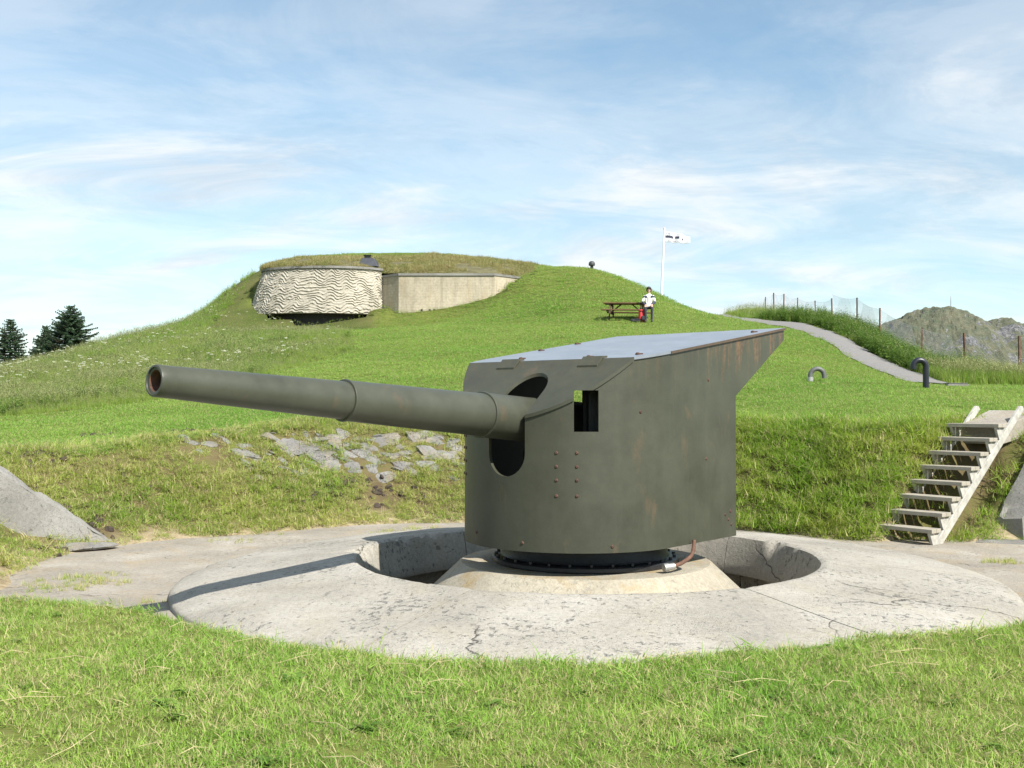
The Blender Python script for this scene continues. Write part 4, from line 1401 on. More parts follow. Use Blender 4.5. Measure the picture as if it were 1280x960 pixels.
def build_bag():
    p = Vector((5.17, 41.85, 0)); p.z = gz(p.x, p.y)
    root = empty('rucksack', p, R(12))
    tag(root, 'small red and black rucksack on the lawn by the picnic table', 'rucksack')
    red = simple('red_fabric', (.50, .035, .04), .75, var=.25, scale=25, bmp=.3)
    blk = simple('black_fabric', (.02, .02, .025), .8, var=.3, scale=25, bmp=.3)
    def pillow(name, c, s, mat):
        bm = bmesh.new(); bmesh.ops.create_cube(bm, size=1)
        bmesh.ops.subdivide_edges(bm, edges=bm.edges, cuts=3, use_grid_fill=True)
        for vv in bm.verts:
            q = vv.co * 2; k = 1 / max(1e-6, (abs(q.x) ** 3.5 + abs(q.y) ** 3.5 + abs(q.z) ** 3.5) ** (1 / 3.5)) * max(abs(q.x), abs(q.y), abs(q.z))
            vv.co = Vector((q.x * k * s[0] / 2 * (1 - .12 * q.z), q.y * k * s[1] / 2, q.z * k * s[2] / 2)) + Vector(c)
        me = bpy.data.meshes.new(name); bm.to_mesh(me); bm.free()
        me.polygons.foreach_set('use_smooth', [True] * len(me.polygons)); me.materials.append(mat)
        return place(name, me, root)
    pillow('bag_body', (0, 0, .24), (.30, .22, .46), red)
    pillow('front_pocket', (0.02, -.12, .15), (.22, .10, .20), blk)
    pillow('lid', (0, -.01, .46), (.29, .24, .09), red)
    mb = MB(); mb.tube([(-.05, 0, .49), (-.03, 0, .55), (.03, 0, .55), (.05, 0, .49)], .012, 6); mb.build('handle', blk, root)
    r2 = empty('stuff_sack', (4.92, 41.8, gz(4.92, 41.8)), .3)
    tag(r2, 'black soft bag lying flat on the lawn by the red rucksack', 'bag')
    bm = bmesh.new(); bmesh.ops.create_uvsphere(bm, u_segments=16, v_segments=10, radius=1)
    for vv in bm.verts:
        k = 1 + .12 * math.sin(vv.co.x * 5 + vv.co.y * 3)
        vv.co = Vector((vv.co.x * .24 * k, vv.co.y * .14, max(vv.co.z, -.75) * .09 * k + .06))
    me = bpy.data.meshes.new('bag_body'); bm.to_mesh(me); bm.free()
    me.polygons.foreach_set('use_smooth', [True] * len(me.polygons)); me.materials.append(blk)
    place('bag_body', me, r2)
    mb = MB(); mb.tube([(-.12, -.1, .11), (0, -.17, .12), (.12, -.1, .11)], .012, 6); mb.build('strap', blk, r2)
build_bag()

# ------------------------------------------------------------------ goose-neck vent pipes
def build_pipe(label, u, v, D, height, r, bend, side, mat, collar):
    p = PX(u, v, D); p.z = gz(p.x, p.y)
    root = empty('vent_pipe', p)
    tag(root, label, 'vent pipe')
    pts = [(0, 0, -.2), (0, 0, height * .4), (0, 0, height)]
    for a in np.linspace(0, math.pi, 15)[1:]:
        pts.append((side * bend * (1 - math.cos(a)), 0, height + bend * math.sin(a)))
    pts.append((side * bend * 2, 0, height - .06))
    mb = MB(); mb.tube(pts, r, 18, caps=False)
    # open mouth: inner skin
    e = pts[-1]
    mb.tube([e, (e[0], 0, e[2] + .12)], [r, r * .85], 18)
    o = mb.build('pipe', mat, root, smooth=50)
    if collar:
        mb = MB(); mb.lathe([(r + .002, -.05), (r + .014, -.05), (r + .014, collar), (r + .002, collar)], 18); mb.build('collar', M_STEEL, root, smooth=40)
    return root
M_PIPEB = simple('black_pipe_paint', (0.012, 0.013, 0.022), .35, var=.2, scale=8, bmp=.1)
M_PIPEG = simple('grey_pipe_paint', (0.10, 0.105, 0.10), .5, var=.35, scale=8, bmp=.2)
build_pipe('tall black goose-neck vent pipe in the lawn beside the gravel path', 1157.5, 484, 23.6, 0.50, .066, .14, -1, M_PIPEB, 0)
build_pipe('low grey goose-neck vent pipe with pale collar standing in the lawn', 1013, 476, 25.0, 0.15, .055, .165, 1, M_PIPEG, .12)

p = PX(1192, 480, 25.6); p.z = gz(p.x, p.y)
root = empty('hatch_cover', p, R(4)); tag(root, 'low dark hatch cover lying beside the gravel path', 'hatch')
mb = MB(); mb.box((0, 0, .01), (.52, .5, .10)); mb.build('frame', M_BLOCK, root, bevel=.01)
mb = MB(); mb.box((0, 0, .075), (.46, .44, .03)); mb.build('lid', M_BLACK, root, bevel=.006)

# small vent cowl on the ridge
p = PX(740, 342, 58.5); p.z = gz(p.x, p.y)
root = empty('ridge_vent', p); tag(root, 'small dark mushroom vent on the grassy ridge', 'vent')
mb = MB(); mb.tube([(0, 0, -.2), (0, 0, .25)], .09, 12); mb.build('stem', M_BLACK, root, smooth=40)
mb = MB(); mb.lathe([(0, .50), (.10, .48), (.17, .40), (.18, .27), (.165, .24), (0, .24)], 14, close=False); mb.build('cowl', simple('cowl_grey', (.05, .052, .055), .6), root, smooth=40)

# ------------------------------------------------------------------ flagpole with flag
def build_flag():
    p = PX(826.5, 363, 61.0); z0 = gz(p.x, p.y); top = PX(831, 286, 61.0)
    root = empty('flagpole', (p.x, p.y, z0)); tag(root, 'tall white flagpole standing behind the hill', 'flagpole')
    dxx = top.x - p.x; hh = top.z - z0
    mb = MB(); mb.tube([(0, 0, -.3), (dxx * .3, 0, hh * .4), (dxx, 0, hh)], [.075, .065, .045], 12); mb.build('pole', simple('pole_white', (.82, .82, .82), .4, var=.04), root, smooth=60)
    mb = MB(); mb.lathe([(0, hh + .10), (.05, hh + .08), (.07, hh + .03), (.05, hh - .01), (0, hh - .02)], 10, origin=(dxx, 0, 0), close=False); mb.build('finial', simple('pole_cap', (.7, .68, .6), .4), root, smooth=60)
    fl = empty('flag', (p.x + dxx, p.y, z0)); tag(fl, 'white flag with dark lettering blowing from the flagpole', 'flag')
    nu, nv = 40, 18
    W, H = 1.50, .62
    def fp(a, b_):
        # a along the fly, b down the hoist
        droop = .16 * a + .18 * a * a
        taper = 1 - .42 * a ** 2.2
        yv = .10 * math.sin(a * 8.5 + b_ * 1.2) * a ** .6 + .05 * math.sin(a * 17 + 2 * b_)
        return Vector((.05 + W * a * .96, yv, hh - .12 - H * b_ * taper - droop * .95 + .015 * math.sin(a * 14)))
    mb = MB()
    mb.add([fp(i / nu, j / nv) for i in range(nu + 1) for j in range(nv + 1)], [(i * (nv + 1) + j, (i + 1) * (nv + 1) + j, (i + 1) * (nv + 1) + j + 1, i * (nv + 1) + j + 1) for i in range(nu) for j in range(nv)])
    m, t, b = new_mat('flag_cloth'); b.inputs['Base Color'].default_value = (.82, .82, .84, 1); b.inputs['Roughness'].default_value = .8
    tr = N(t, 'ShaderNodeBsdfTranslucent', inputs={0: (.8, .8, .82, 1)}); ms = N(t, 'ShaderNodeMixShader', inputs={0: .35})
    out = [x for x in t.nodes if x.type == 'OUTPUT_MATERIAL'][0]
    L(t, b.outputs[0], ms.inputs[1]); L(t, tr.outputs[0], ms.inputs[2]); L(t, ms.outputs[0], out.inputs[0])
    cl = mb.build('cloth', m, fl, smooth=180, fix=False)
    so = cl.modifiers.new('thick', 'SOLIDIFY'); so.thickness = .006; so.offset = 0
    # the print: two dark words and smaller lines, too small to read
    rnd = random.Random(3)
    mb = MB()
    def dash(a0, a1, b0, b1):
        k = 4
        for i in range(k):
            A0, A1 = a0 + (a1 - a0) * i / k, a0 + (a1 - a0) * (i + 1) / k
            q = [fp(A0, b0), fp(A1, b0), fp(A1, b1), fp(A0, b1)]
            q = [x + Vector((0, -.011, 0)) for x in q]
            mb.add(q, [(0, 1, 2, 3)])
    a = .015
    for n_ in range(9):
        w = rnd.uniform(.022, .034); dash(a, a + w, .36 + rnd.uniform(-.02, .02), .58); a += w + .006
    a = .40
    for n_ in range(5):
        w = rnd.uniform(.020, .03); dash(a, a + w, .34 + rnd.uniform(-.02, .02), .58); a += w + .006
    dash(.68, .73, .45, .62)
    mb.build('lettering', simple('flag_print', (.03, .025, .06), .8, var=.1, bmp=0), cl, fix=False)
    mb = MB()
    for a, w, b0 in ((.02, .08, .14), (.13, .06, .16), (.12, .12, .84), (.32, .12, .80), (.48, .06, .82)): dash(a, a + w, b0, b0 + .06)
    mb.build('small_print', simple('flag_print_grey', (.35, .35, .40), .8, var=.1, bmp=0), cl, fix=False)
build_flag()

# ------------------------------------------------------------------ fence along the path
def build_fence():
    root = empty('wire_fence', (float(FENCE[5][0]), float(FENCE[5][1]), gz(*FENCE[5])))
    tag(root, 'wire mesh fence on rusty iron posts along the gravel path', 'fence')
    O = Vector(root.location)
    posts = [0, 1, 2, 3]
    H = 1.32
    rnd = random.Random(4)
    pole = MB(); pole.box((0, 0, .54), (.05, .05, 1.58)); pole.box((0, 0, 1.335), (.056, .056, .01))
    pm = pole.mesh('post'); pm.materials.append(M_RUST)
    pts = []
    for (u, D) in FENCE_CTRL:
        x = (u - 640) / F_PX * D
        pts.append(Vector((x, D, gz(x, D))))
    for p in pts:
        place('post', pm, root, Matrix.Translation(p - O - Vector((0, 0, .22 if p.y > 46 else 0))) @ Matrix.Rotation(rnd.uniform(-.03, .03), 4, 'Y') @ Matrix.Rotation(rnd.uniform(0, 1.5), 4, 'Z'))
    wire = MB(); mesh = MB()
    def rib(mbx, a, b_, w):
        d = (b_ - a).normalized(); sd = d.orthogonal().normalized() * w; s2 = d.cross(sd).normalized() * w
        mbx.add([a + sd, a - sd * .5 + s2 * .87, a - sd * .5 - s2 * .87, b_ + sd, b_ - sd * .5 + s2 * .87, b_ - sd * .5 - s2 * .87], [(0, 1, 4, 3), (1, 2, 5, 4), (2, 0, 3, 5)])
    for i in range(len(pts) - 1):
        a, b_ = pts[i] - O, pts[i + 1] - O
        def P(t, z):
            sag = .10 * math.sin(math.pi * t) * (z / H)
            return a.lerp(b_, t) + Vector((0, 0, z - sag + .05 - (.22 if pts[i].y > 46 else 0)))
        for z in (.05, .65, 1.25):
            for k in range(6): rib(wire, P(k / 6, z), P((k + 1) / 6, z), .0035)
        ln = (b_ - a).length; st = .11
        n = int(ln / st)
        for k in range(n):
            t0 = k / n
            for sg in (1, -1):
                # a diagonal strand rising over the height, kept inside the bay
                run = 1.2 * sg
                prev = None
                for j in range(4):
                    tt = t0 + (run * j / 3) / ln
                    z = .05 + 1.2 * j / 3
                    if 0 <= tt <= 1:
                        q = P(tt, z)
                        if prev is not None: rib(mesh, prev, q, .0032)
                        prev = q
                    else: prev = None
    zinc = simple('zinc_wire', (.42, .42, .42), .5, metal=.5, var=.15, bmp=0)
    wire.build('wire', zinc, root, fix=False)
    mesh.build('netting', zinc, root, fix=False)
build_fence()

# ------------------------------------------------------------------ rocky islet hills beyond
def build_mount():
    mb = MB()
    nu, nd = 260, 120
    us = np.linspace(990, 1480, nu)
    prof_u = [990, 1060, 1110, 1140, 1165, 1200, 1212, 1222, 1245, 1280, 1310, 1350, 1400, 1480]
    prof_v = [500, 436, 397, 387, 379, 380, 390, 398, 391, 403, 415, 424, 440, 500]
    D0, D1 = 280.0, 420.0
    ds = np.linspace(D0, D1, nd)
    Ug, Dg = np.meshgrid(us, ds, indexing='ij')
    top = np.interp(Ug, prof_u, prof_v)
    ctr = 345.0
    ztop = EYE + (HORIZON - top) / F_PX * ctr
    X = (Ug - 640) / F_PX * ctr
    s = np.clip(1 - np.abs((Dg - ctr) / 72.0) ** 1.7, 0, 1)
    n = fbm(X * .045, Dg * .045, 90, 5) * 3.0 + fbm(X * .16, Dg * .16, 92, 4, gain=.6) * 1.6 + np.abs(fbm(X * .35, Dg * .35, 95, 3)) * 0.9
    Z = -34 + (ztop + 34) * s + n * np.minimum(1, s * 1.3) - 1.5
    verts = np.stack([X, Dg, Z], -1).reshape(-1, 3)
    idx = np.arange(nu * nd).reshape(nu, nd)
    q = np.stack([idx[:-1, :-1], idx[1:, :-1], idx[1:, 1:], idx[:-1, 1:]], -1).reshape(-1, 4)
    me = bpy.data.meshes.new('mountain'); me.from_pydata(verts.tolist(), [], q.tolist())
    m, t, b = new_mat('islet_rock')
    vec = geo_pos(t)
    n1 = noise(t, vec, .8, 7, .8, .3)
    rock = ramp(t, n1, [(.36, (.075, .08, .085)), (.5, (.15, .15, .15)), (.62, (.33, .325, .32))])
    g = N(t, 'ShaderNodeNewGeometry'); sp = N(t, 'ShaderNodeSeparateXYZ'); L(t, g.outputs['Normal'], sp.inputs[0])
    gm = mathn(t, 'ADD', mathn(t, 'MULTIPLY', noise(t, vec, .09, 5, .7), 1.5), mathn(t, 'MULTIPLY', sp.outputs[2], .45))
    col = mixc(t, ramp(t, gm, [(0.99, G(0)), (1.17, G(.8))]), rock, ramp(t, noise(t, vec, .3, 4, .6), [(.35, (.085, .11, .05)), (.65, (.17, .16, .085))]))
    L(t, col, b.inputs['Base Color']); b.inputs['Roughness'].default_value = .95
    L(t, bump(t, n1, 1.0, 1.2), b.inputs['Normal'])
    me.materials.append(m)
    o = bpy.data.objects.new('mountain', me); C.objects.link(o)
    tag(o, 'bare rocky hills beyond the fence', kind='structure')
    p = PX(1189.5, 386, 345); zt = PX(1189.5, 370, 345).z
    r = empty('mast', (p.x, 345, p.z)); tag(r, 'thin radio mast on the rocky hill top', 'mast')
    mb = MB(); mb.tube([(0, 0, -6), (0, 0, (zt - p.z) * .6), (0, 0, zt - p.z)], [.22, .16, .07], 8); mb.build('pole', simple('mast_grey', (.35, .36, .38), .6), r)
    mb = MB(); mb.tube([(0, 0, -4), (0, 0, .8)], [.45, .35], 6); mb.build('footing', M_BLOCK, r)
build_mount()

# ------------------------------------------------------------------ spruces beyond the meadow ridge
def mat_leaf(name, a, b_, trans=.25, attr=None, rough=.6):
    m, t, b = new_mat(name)
    oi = N(t, 'ShaderNodeObjectInfo')
    at = N(t, 'ShaderNodeAttribute', attribute_name='rnd')
    col = mixc(t, at.outputs['Fac'], a, b_)
    L(t, col, b.inputs['Base Color']); b.inputs['Roughness'].default_value = rough
    b.inputs['Specular IOR Level'].default_value = .25
    tr = N(t, 'ShaderNodeBsdfTranslucent'); L(t, col, tr.inputs[0])
    ms = N(t, 'ShaderNodeMixShader', inputs={0: trans})
    out = [x for x in t.nodes if x.type == 'OUTPUT_MATERIAL'][0]
    L(t, b.outputs[0], ms.inputs[1]); L(t, tr.outputs[0], ms.inputs[2]); L(t, ms.outputs[0], out.inputs[0])
    return m
M_NEEDLE = mat_leaf('spruce_needles', (.022, .048, .024), (.055, .095, .045), .15)
M_BARK = simple('bark', (.09, .06, .04), .9, var=.4, scale=12, bmp=.5)
def build_spruce(x, y, top_z, height, width, label, seed, sparse=1.0, group=None):
    z0 = top_z - height
    root = empty('spruce_tree', (x, y, z0)); tag(root, label, 'spruce', group)
    rnd = random.Random(seed)
    mb = MB(); mb.tube([(0, 0, -1), (0, 0, height * .5), (0, 0, height * .97)], [.13 * height / 6, .08 * height / 6, .012], 8); mb.build('trunk', M_BARK, root, smooth=60)
    V_, F_, Q_ = [], [], []
    def quad(a, b_, c, r):
        k = len(V_); V_.extend([a, b_, c]); F_.append((k, k + 1, k + 2)); Q_.extend([r] * 3)
    limbs = MB()
    lv = 0
    zz = height * .06
    while zz < height * .985:
        f = 1 - zz / height
        nb = 7 if f > .15 else 5
        rad = width / 2 * (f ** .66) * rnd.uniform(.82, 1.12) + .05
        off = rnd.uniform(0, 6.28)
        for k in range(nb):
            a = off + 6.283 * k / nb + rnd.uniform(-.25, .25)
            ln = rad * rnd.uniform(.72, 1.15)
            d = Vector((math.cos(a), math.sin(a), 0))
            tip = Vector((0, 0, zz)) + d * ln + Vector((0, 0, ln * rnd.uniform(-.10, .22) + .05))
            mid = Vector((0, 0, zz)) + d * ln * .5 + Vector((0, 0, -ln * .06))
            limbs.tube([(0, 0, zz), mid, tip], [.02, .013, .004], 4, caps=False)
            steps = max(4, int(ln / .085 * sparse))
            for i in range(steps):
                t = (i + .6) / steps
                p = (Vector((0, 0, zz)) * (1 - t) ** 2 + mid * 2 * t * (1 - t) + tip * t * t)
                sw = (.30 * (1 - t) + .10) * min(1, ln * 1.2)
                sd = Vector((-d.y, d.x, 0))
                for sg in (-1, 1):
                    for rep in range(3):
                        e = p + sd * sg * sw * rnd.uniform(.5, 1.1) + d * sw * rnd.uniform(.25, .7) + Vector((0, 0, rnd.uniform(-.10, .06)))
                        wv = Vector((rnd.uniform(-.03, .03), rnd.uniform(-.03, .03), rnd.uniform(.015, .05)))
                        r = rnd.random()
                        quad(p - wv, p + wv, e, r)
        zz += height * .036 * (0.6 + f * .6) 
    limbs.build('limbs', M_BARK, root, fix=False)
    me = bpy.data.meshes.new('crown'); me.from_pydata([tuple(p) for p in V_], [], F_)
    at = me.attributes.new('rnd', 'FLOAT', 'POINT'); at.data.foreach_set('value', Q_)
    me.materials.append(M_NEEDLE)
    place('crown', me, root)
def spruce_at(u, v, D, height, width, label, seed, sp=1.0):
    p = PX(u, v, D)
    build_spruce(p.x, p.y, p.z, height, width, label, seed, sp)
spruce_at(87, 380, 56, 4.8, 5.2, 'broad dark green spruce behind the meadow ridge', 1, 1.0)
spruce_at(57, 406, 58, 4.0, 3.0, 'short spruce close beside the broad spruce', 2)
spruce_at(12, 397, 56, 4.6, 3.6, 'slender sparse spruce standing apart behind the meadow ridge', 3, .8)
# ------------------------------------------------------------------ grass, meadow, weeds (countless: stuff)
rng = np.random.default_rng(7)

def mat_grass(name, cols, dry, patch=0.35, trans=0.35, dryness=0.5):
    """cols: two blade greens; dry: straw; world-space patches drift between them"""
    m, t, b = new_mat(name)
    at = N(t, 'ShaderNodeAttribute', attribute_name='rnd')
    vec = geo_pos(t)
    p1 = noise(t, vec, patch, 4, 0.6)
    p2 = noise(t, vec, patch * 5.3, 4, 0.65)
    col = mixc(t, ramp(t, p1, [(0.36, G(0)), (0.64, G(1))]), cols[0], cols[1])
    col = mixc(t, 0.55, col, ramp(t, at.outputs['Fac'], [(0.0, G(0.62)), (0.5, G(1.0)), (0.9, G(1.35))]), 'MULTIPLY')
    # straw: some blades, more of them in dry patches
    thr = mathn(t, 'ADD', at.outputs['Fac'], mathn(t, 'MULTIPLY', p2, dryness))
    col = mixc(t, ramp(t, thr, [(0.98, G(0)), (1.08, G(0.9))]), col, dry)
    L(t, col, b.inputs['Base Color'])
    b.inputs['Roughness'].default_value = 0.55
    b.inputs['Specular IOR Level'].default_value = 0.22
    tr = N(t, 'ShaderNodeBsdfTranslucent'); L(t, col, tr.inputs[0])
    ms = N(t, 'ShaderNodeMixShader', inputs={0: trans})
    out = [x for x in t.nodes if x.type == 'OUTPUT_MATERIAL'][0]
    L(t, b.outputs[0], ms.inputs[1]); L(t, tr.outputs[0], ms.inputs[2]); L(t, ms.outputs[0], out.inputs[0])
    return m

M_GRASS = mat_grass('lawn_blades', ((0.205, 0.400, 0.052), (0.330, 0.470, 0.090)), (0.54, 0.45, 0.25), 0.5, 0.42, 0.60)
M_LAWN = mat_grass('mown_blades', ((0.205, 0.390, 0.055), (0.300, 0.455, 0.085)), (0.42, 0.38, 0.18), 0.22, 0.42, 0.45)
M_BANKG = mat_grass('bank_blades', ((0.250, 0.415, 0.050), (0.430, 0.490, 0.110)), (0.58, 0.49, 0.27), 0.6, 0.42, 0.62)
M_BANKR = mat_grass('lush_bank_blades', ((0.215, 0.390, 0.036), (0.390, 0.480, 0.080)), (0.62, 0.53, 0.30), 0.6, 0.48, 0.46)
M_MEAD = mat_grass('meadow_blades', ((0.190, 0.350, 0.042), (0.320, 0.430, 0.080)), (0.46, 0.43, 0.20), 0.25, 0.48, 0.28)
M_SEED = mat_leaf('seed_heads', (.24, .30, .10), (.36, .34, .17), .4)
M_TURF = mat_grass('turf_blades', ((0.19, 0.26, 0.06), (0.34, 0.32, 0.12)), (0.46, 0.37, 0.19), 0.5, 0.3, 0.9)
M_WEED = mat_leaf('weed_leaves', (.075, .16, .026), (.19, .29, .055), .35)
M_FLOWER = simple('white_umbel', (.62, .62, .48), .8, var=.1, bmp=0)
M_STRAW = simple('straw', (.52, .43, .24), .7, var=.25, scale=20, bmp=0)

def tuft(name, n, spread, h, w, lean, mat, seed, seg=2, curl=.5, clump=0.0):
    """one tuft: n tapering bent blades"""
    r = random.Random(seed)
    V_, F_, Q_ = [], [], []
    for i in range(n):
        a = r.uniform(0, 6.283); d = spread * math.sqrt(r.random())
        bx, by = d * math.cos(a), d * math.sin(a)
        hh = r.uniform(*h) * (1 - clump * d / spread)
        ww = w * r.uniform(.7, 1.3)
        az = r.uniform(0, 6.283); ln = abs(r.gauss(0, lean)) + .05
        dx, dy = math.cos(az), math.sin(az)
        px_, py_ = -dy, dx
        rd = r.random()
        prev = None
        for k in range(seg + 1):
            t = k / seg
            off = hh * ln * (t * (1 - curl) + t * t * curl * 1.4)
            z = hh * t * (1 - .25 * ln * t)
            c = (bx + dx * off, by + dy * off, z - .012)
            wt_ = ww * (1 - t) ** .7 if k < seg else 0
            b0 = len(V_)
            if k < seg:
                V_ += [(c[0] - px_ * wt_ / 2, c[1] - py_ * wt_ / 2, c[2]), (c[0] + px_ * wt_ / 2, c[1] + py_ * wt_ / 2, c[2])]
                Q_ += [rd, rd]
                if prev is not None: F_.append((prev, prev + 1, b0 + 1, b0))
                prev = b0
            else:
                V_.append(c); Q_.append(rd); F_.append((prev, prev + 1, b0))
    me = bpy.data.meshes.new(name); me.from_pydata(V_, [], F_)
    at = me.attributes.new('rnd', 'FLOAT', 'POINT'); at.data.foreach_set('value', Q_)
    me.materials.append(mat)
    return me

def leafy(name, n, spread, h, mat, seed):
    """a weed: stems with broad leaves"""
    r = random.Random(seed)
    V_, F_, Q_ = [], [], []
    for s_ in range(n):
        a = r.uniform(0, 6.283); d = spread * math.sqrt(r.random())
        bx, by = d * math.cos(a), d * math.sin(a); hh = r.uniform(*h)
        lx, ly = r.uniform(-.2, .2), r.uniform(-.2, .2)
        b0 = len(V_); V_ += [(bx - .004, by, 0), (bx + .004, by, 0), (bx + lx * hh, by + ly * hh, hh)]; Q_ += [.4] * 3; F_.append((b0, b0 + 1, b0 + 2))
        nl = int(6 + hh * 14)
        for k in range(nl):
            t = (k + .5) / nl
            p = Vector((bx + lx * hh * t, by + ly * hh * t, hh * t))
            az = k * 2.4 + r.uniform(-.4, .4); ll = r.uniform(.07, .15) * (1.1 - .6 * t); wd = ll * r.uniform(.28, .45)
            o = Vector((math.cos(az), math.sin(az), r.uniform(-.25, .5))); sd = Vector((-math.sin(az), math.cos(az), 0)) * wd
            m_ = p + o * ll * .5
            b0 = len(V_); V_ += [tuple(p), tuple(m_ - sd), tuple(p + o * ll + Vector((0, 0, -.25 * ll))), tuple(m_ + sd)]
            rd = r.random(); Q_ += [rd] * 4; F_.append((b0, b0 + 1, b0 + 2, b0 + 3))
    me = bpy.data.meshes.new(name); me.from_pydata(V_, [], F_)
    at = me.attributes.new('rnd', 'FLOAT', 'POINT'); at.data.foreach_set('value', Q_)
    me.materials.append(mat)
    return me

def umbel(name, seed):
    r = random.Random(seed)
    mb = MB()
    hh = r.uniform(.55, .8)
    mb.tube([(0, 0, 0), (.03, .02, hh * .6), (.05, .02, hh)], [.006, .005, .003], 4, caps=False)
    ns = len(mb.f)
    for k in range(22):
        a = r.uniform(0, 6.283); d = .075 * math.sqrt(r.random())
        c = Vector((.05 + d * math.cos(a), .02 + d * math.sin(a), hh + .03 - d * .25 + r.uniform(-.012, .012)))
        s_ = r.uniform(.008, .016)
        mb.add([c + Vector((s_, 0, 0)), c + Vector((0, s_, 0)), c + Vector((-s_, 0, 0)), c + Vector((0, -s_, 0)), c + Vector((0, 0, s_ * .8)), c - Vector((0, 0, s_ * .6))],
               [(0, 1, 4), (1, 2, 4), (2, 3, 4), (3, 0, 4), (1, 0, 5), (2, 1, 5), (3, 2, 5), (0, 3, 5)])
    me = mb.mesh(name, fix=False)
    me.materials.append(M_WEED); me.materials.append(M_FLOWER)
    for i, p in enumerate(me.polygons): p.material_index = 0 if i < ns else 1
    return me

def seedgrass(name, n, h, seed):
    """tall flowering grass: blades below, thin stalks with seed heads above"""
    me = tuft(name, n, .16, (h * .35, h * .75), .009, .35, M_MEAD, seed, 2)
    r = random.Random(seed + 5)
    V_ = [tuple(v.co) for v in me.vertices]; F_ = [tuple(p.vertices) for p in me.polygons]
    Q_ = [d.value for d in me.attributes['rnd'].data]; nf = len(F_)
    for k in range(max(3, n // 8)):
        a = r.uniform(0, 6.283); d = .15 * math.sqrt(r.random()); bx, by = d * math.cos(a), d * math.sin(a)
        hh = h * r.uniform(.75, 1.1); lx, ly = r.uniform(-.18, .18) * hh, r.uniform(-.18, .18) * hh
        tp = Vector((bx + lx, by + ly, hh)); md = Vector((bx + lx * .4, by + ly * .4, hh * .75))
        b0 = len(V_); V_ += [(bx - .003, by, 0), (bx + .003, by, 0), tuple(md)]; F_.append((b0, b0 + 1, b0 + 2)); Q_ += [.5] * 3
        for j in range(5):
            c = md.lerp(tp, j / 4); az = r.uniform(0, 6.283); s_ = .022 * (1.2 - j / 5)
            o = Vector((math.cos(az), math.sin(az), .8)) * s_; sd = Vector((-math.sin(az), math.cos(az), 0)) * s_ * .45
            b0 = len(V_); V_ += [tuple(c - sd), tuple(c + sd), tuple(c + o * 1.6)]; F_.append((b0, b0 + 1, b0 + 2)); Q_ += [r.random()] * 3
    m2 = bpy.data.meshes.new(name); m2.from_pydata(V_, [], F_)
    at = m2.attributes.new('rnd', 'FLOAT', 'POINT'); at.data.foreach_set('value', Q_)
    m2.materials.append(M_MEAD); m2.materials.append(M_SEED)
    for i, p in enumerate(m2.polygons): p.material_index = 0 if i < nf else 1
    return m2

def scatter(name, label, pts, scl, meshes, tilt=.12, parent=None, rz=None, normals=None):
    """one 'stuff' object: the meshes set on the points by geometry nodes"""
    col = bpy.data.collections.new('kit_' + name)
    for i, me in enumerate(meshes):
        o = bpy.data.objects.new('kit_%s_%02d' % (name, i), me)
        col.objects.link(o)
    me = bpy.data.meshes.new(name)
    n = len(pts)
    me.vertices.add(n)
    me.vertices.foreach_set('co', np.asarray(pts, np.float32).ravel())
    rot = np.stack([rng.normal(0, tilt, n), rng.normal(0, tilt, n), rng.uniform(0, 6.283, n)], 1).astype(np.float32)
    a = me.attributes.new('rot', 'FLOAT_VECTOR', 'POINT'); a.data.foreach_set('vector', rot.ravel())
    a = me.attributes.new('scl', 'FLOAT', 'POINT'); a.data.foreach_set('value', np.asarray(scl, np.float32))
    a = me.attributes.new('pick', 'INT', 'POINT'); a.data.foreach_set('value', rng.integers(0, len(meshes), n).astype(np.int32))
    ob = bpy.data.objects.new(name, me); C.objects.link(ob)
    ng = bpy.data.node_groups.new('scatter_' + name, 'GeometryNodeTree')
    ng.interface.new_socket('Geometry', in_out='INPUT', socket_type='NodeSocketGeometry')
    ng.interface.new_socket('Geometry', in_out='OUTPUT', socket_type='NodeSocketGeometry')
    gi = ng.nodes.new('NodeGroupInput'); go = ng.nodes.new('NodeGroupOutput')
    iop = ng.nodes.new('GeometryNodeInstanceOnPoints')
    ci = ng.nodes.new('GeometryNodeCollectionInfo'); ci.inputs['Collection'].default_value = col
    ci.inputs['Separate Children'].default_value = True; ci.inputs['Reset Children'].default_value = True
    def att(nm, ty):
        k = ng.nodes.new('GeometryNodeInputNamedAttribute'); k.data_type = ty; k.inputs['Name'].default_value = nm
        return k.outputs['Attribute']
    ng.links.new(gi.outputs[0], iop.inputs['Points'])
    ng.links.new(ci.outputs[0], iop.inputs['Instance'])
    iop.inputs['Pick Instance'].default_value = True
    ng.links.new(att('pick', 'INT'), iop.inputs['Instance Index'])
    e2r = ng.nodes.new('FunctionNodeEulerToRotation')
    ng.links.new(att('rot', 'FLOAT_VECTOR'), e2r.inputs[0]); ng.links.new(e2r.outputs[0], iop.inputs['Rotation'])
    ng.links.new(att('scl', 'FLOAT'), iop.inputs['Scale'])
    ng.links.new(iop.outputs[0], go.inputs[0])
    md = ob.modifiers.new('scatter', 'NODES'); md.node_group = ng
    tag(ob, label, kind='stuff')
    if parent is not None: ob.parent = parent
    return ob

def sample(n, x0, x1, y0, y1, dens=None, wedge=0.56):
    """random points in a rectangle, kept inside the widened view wedge"""
    x = rng.uniform(x0, x1, n); y = rng.uniform(y0, y1, n)
    k = np.abs(x) < wedge * y + 1.6
    return x[k], y[k]

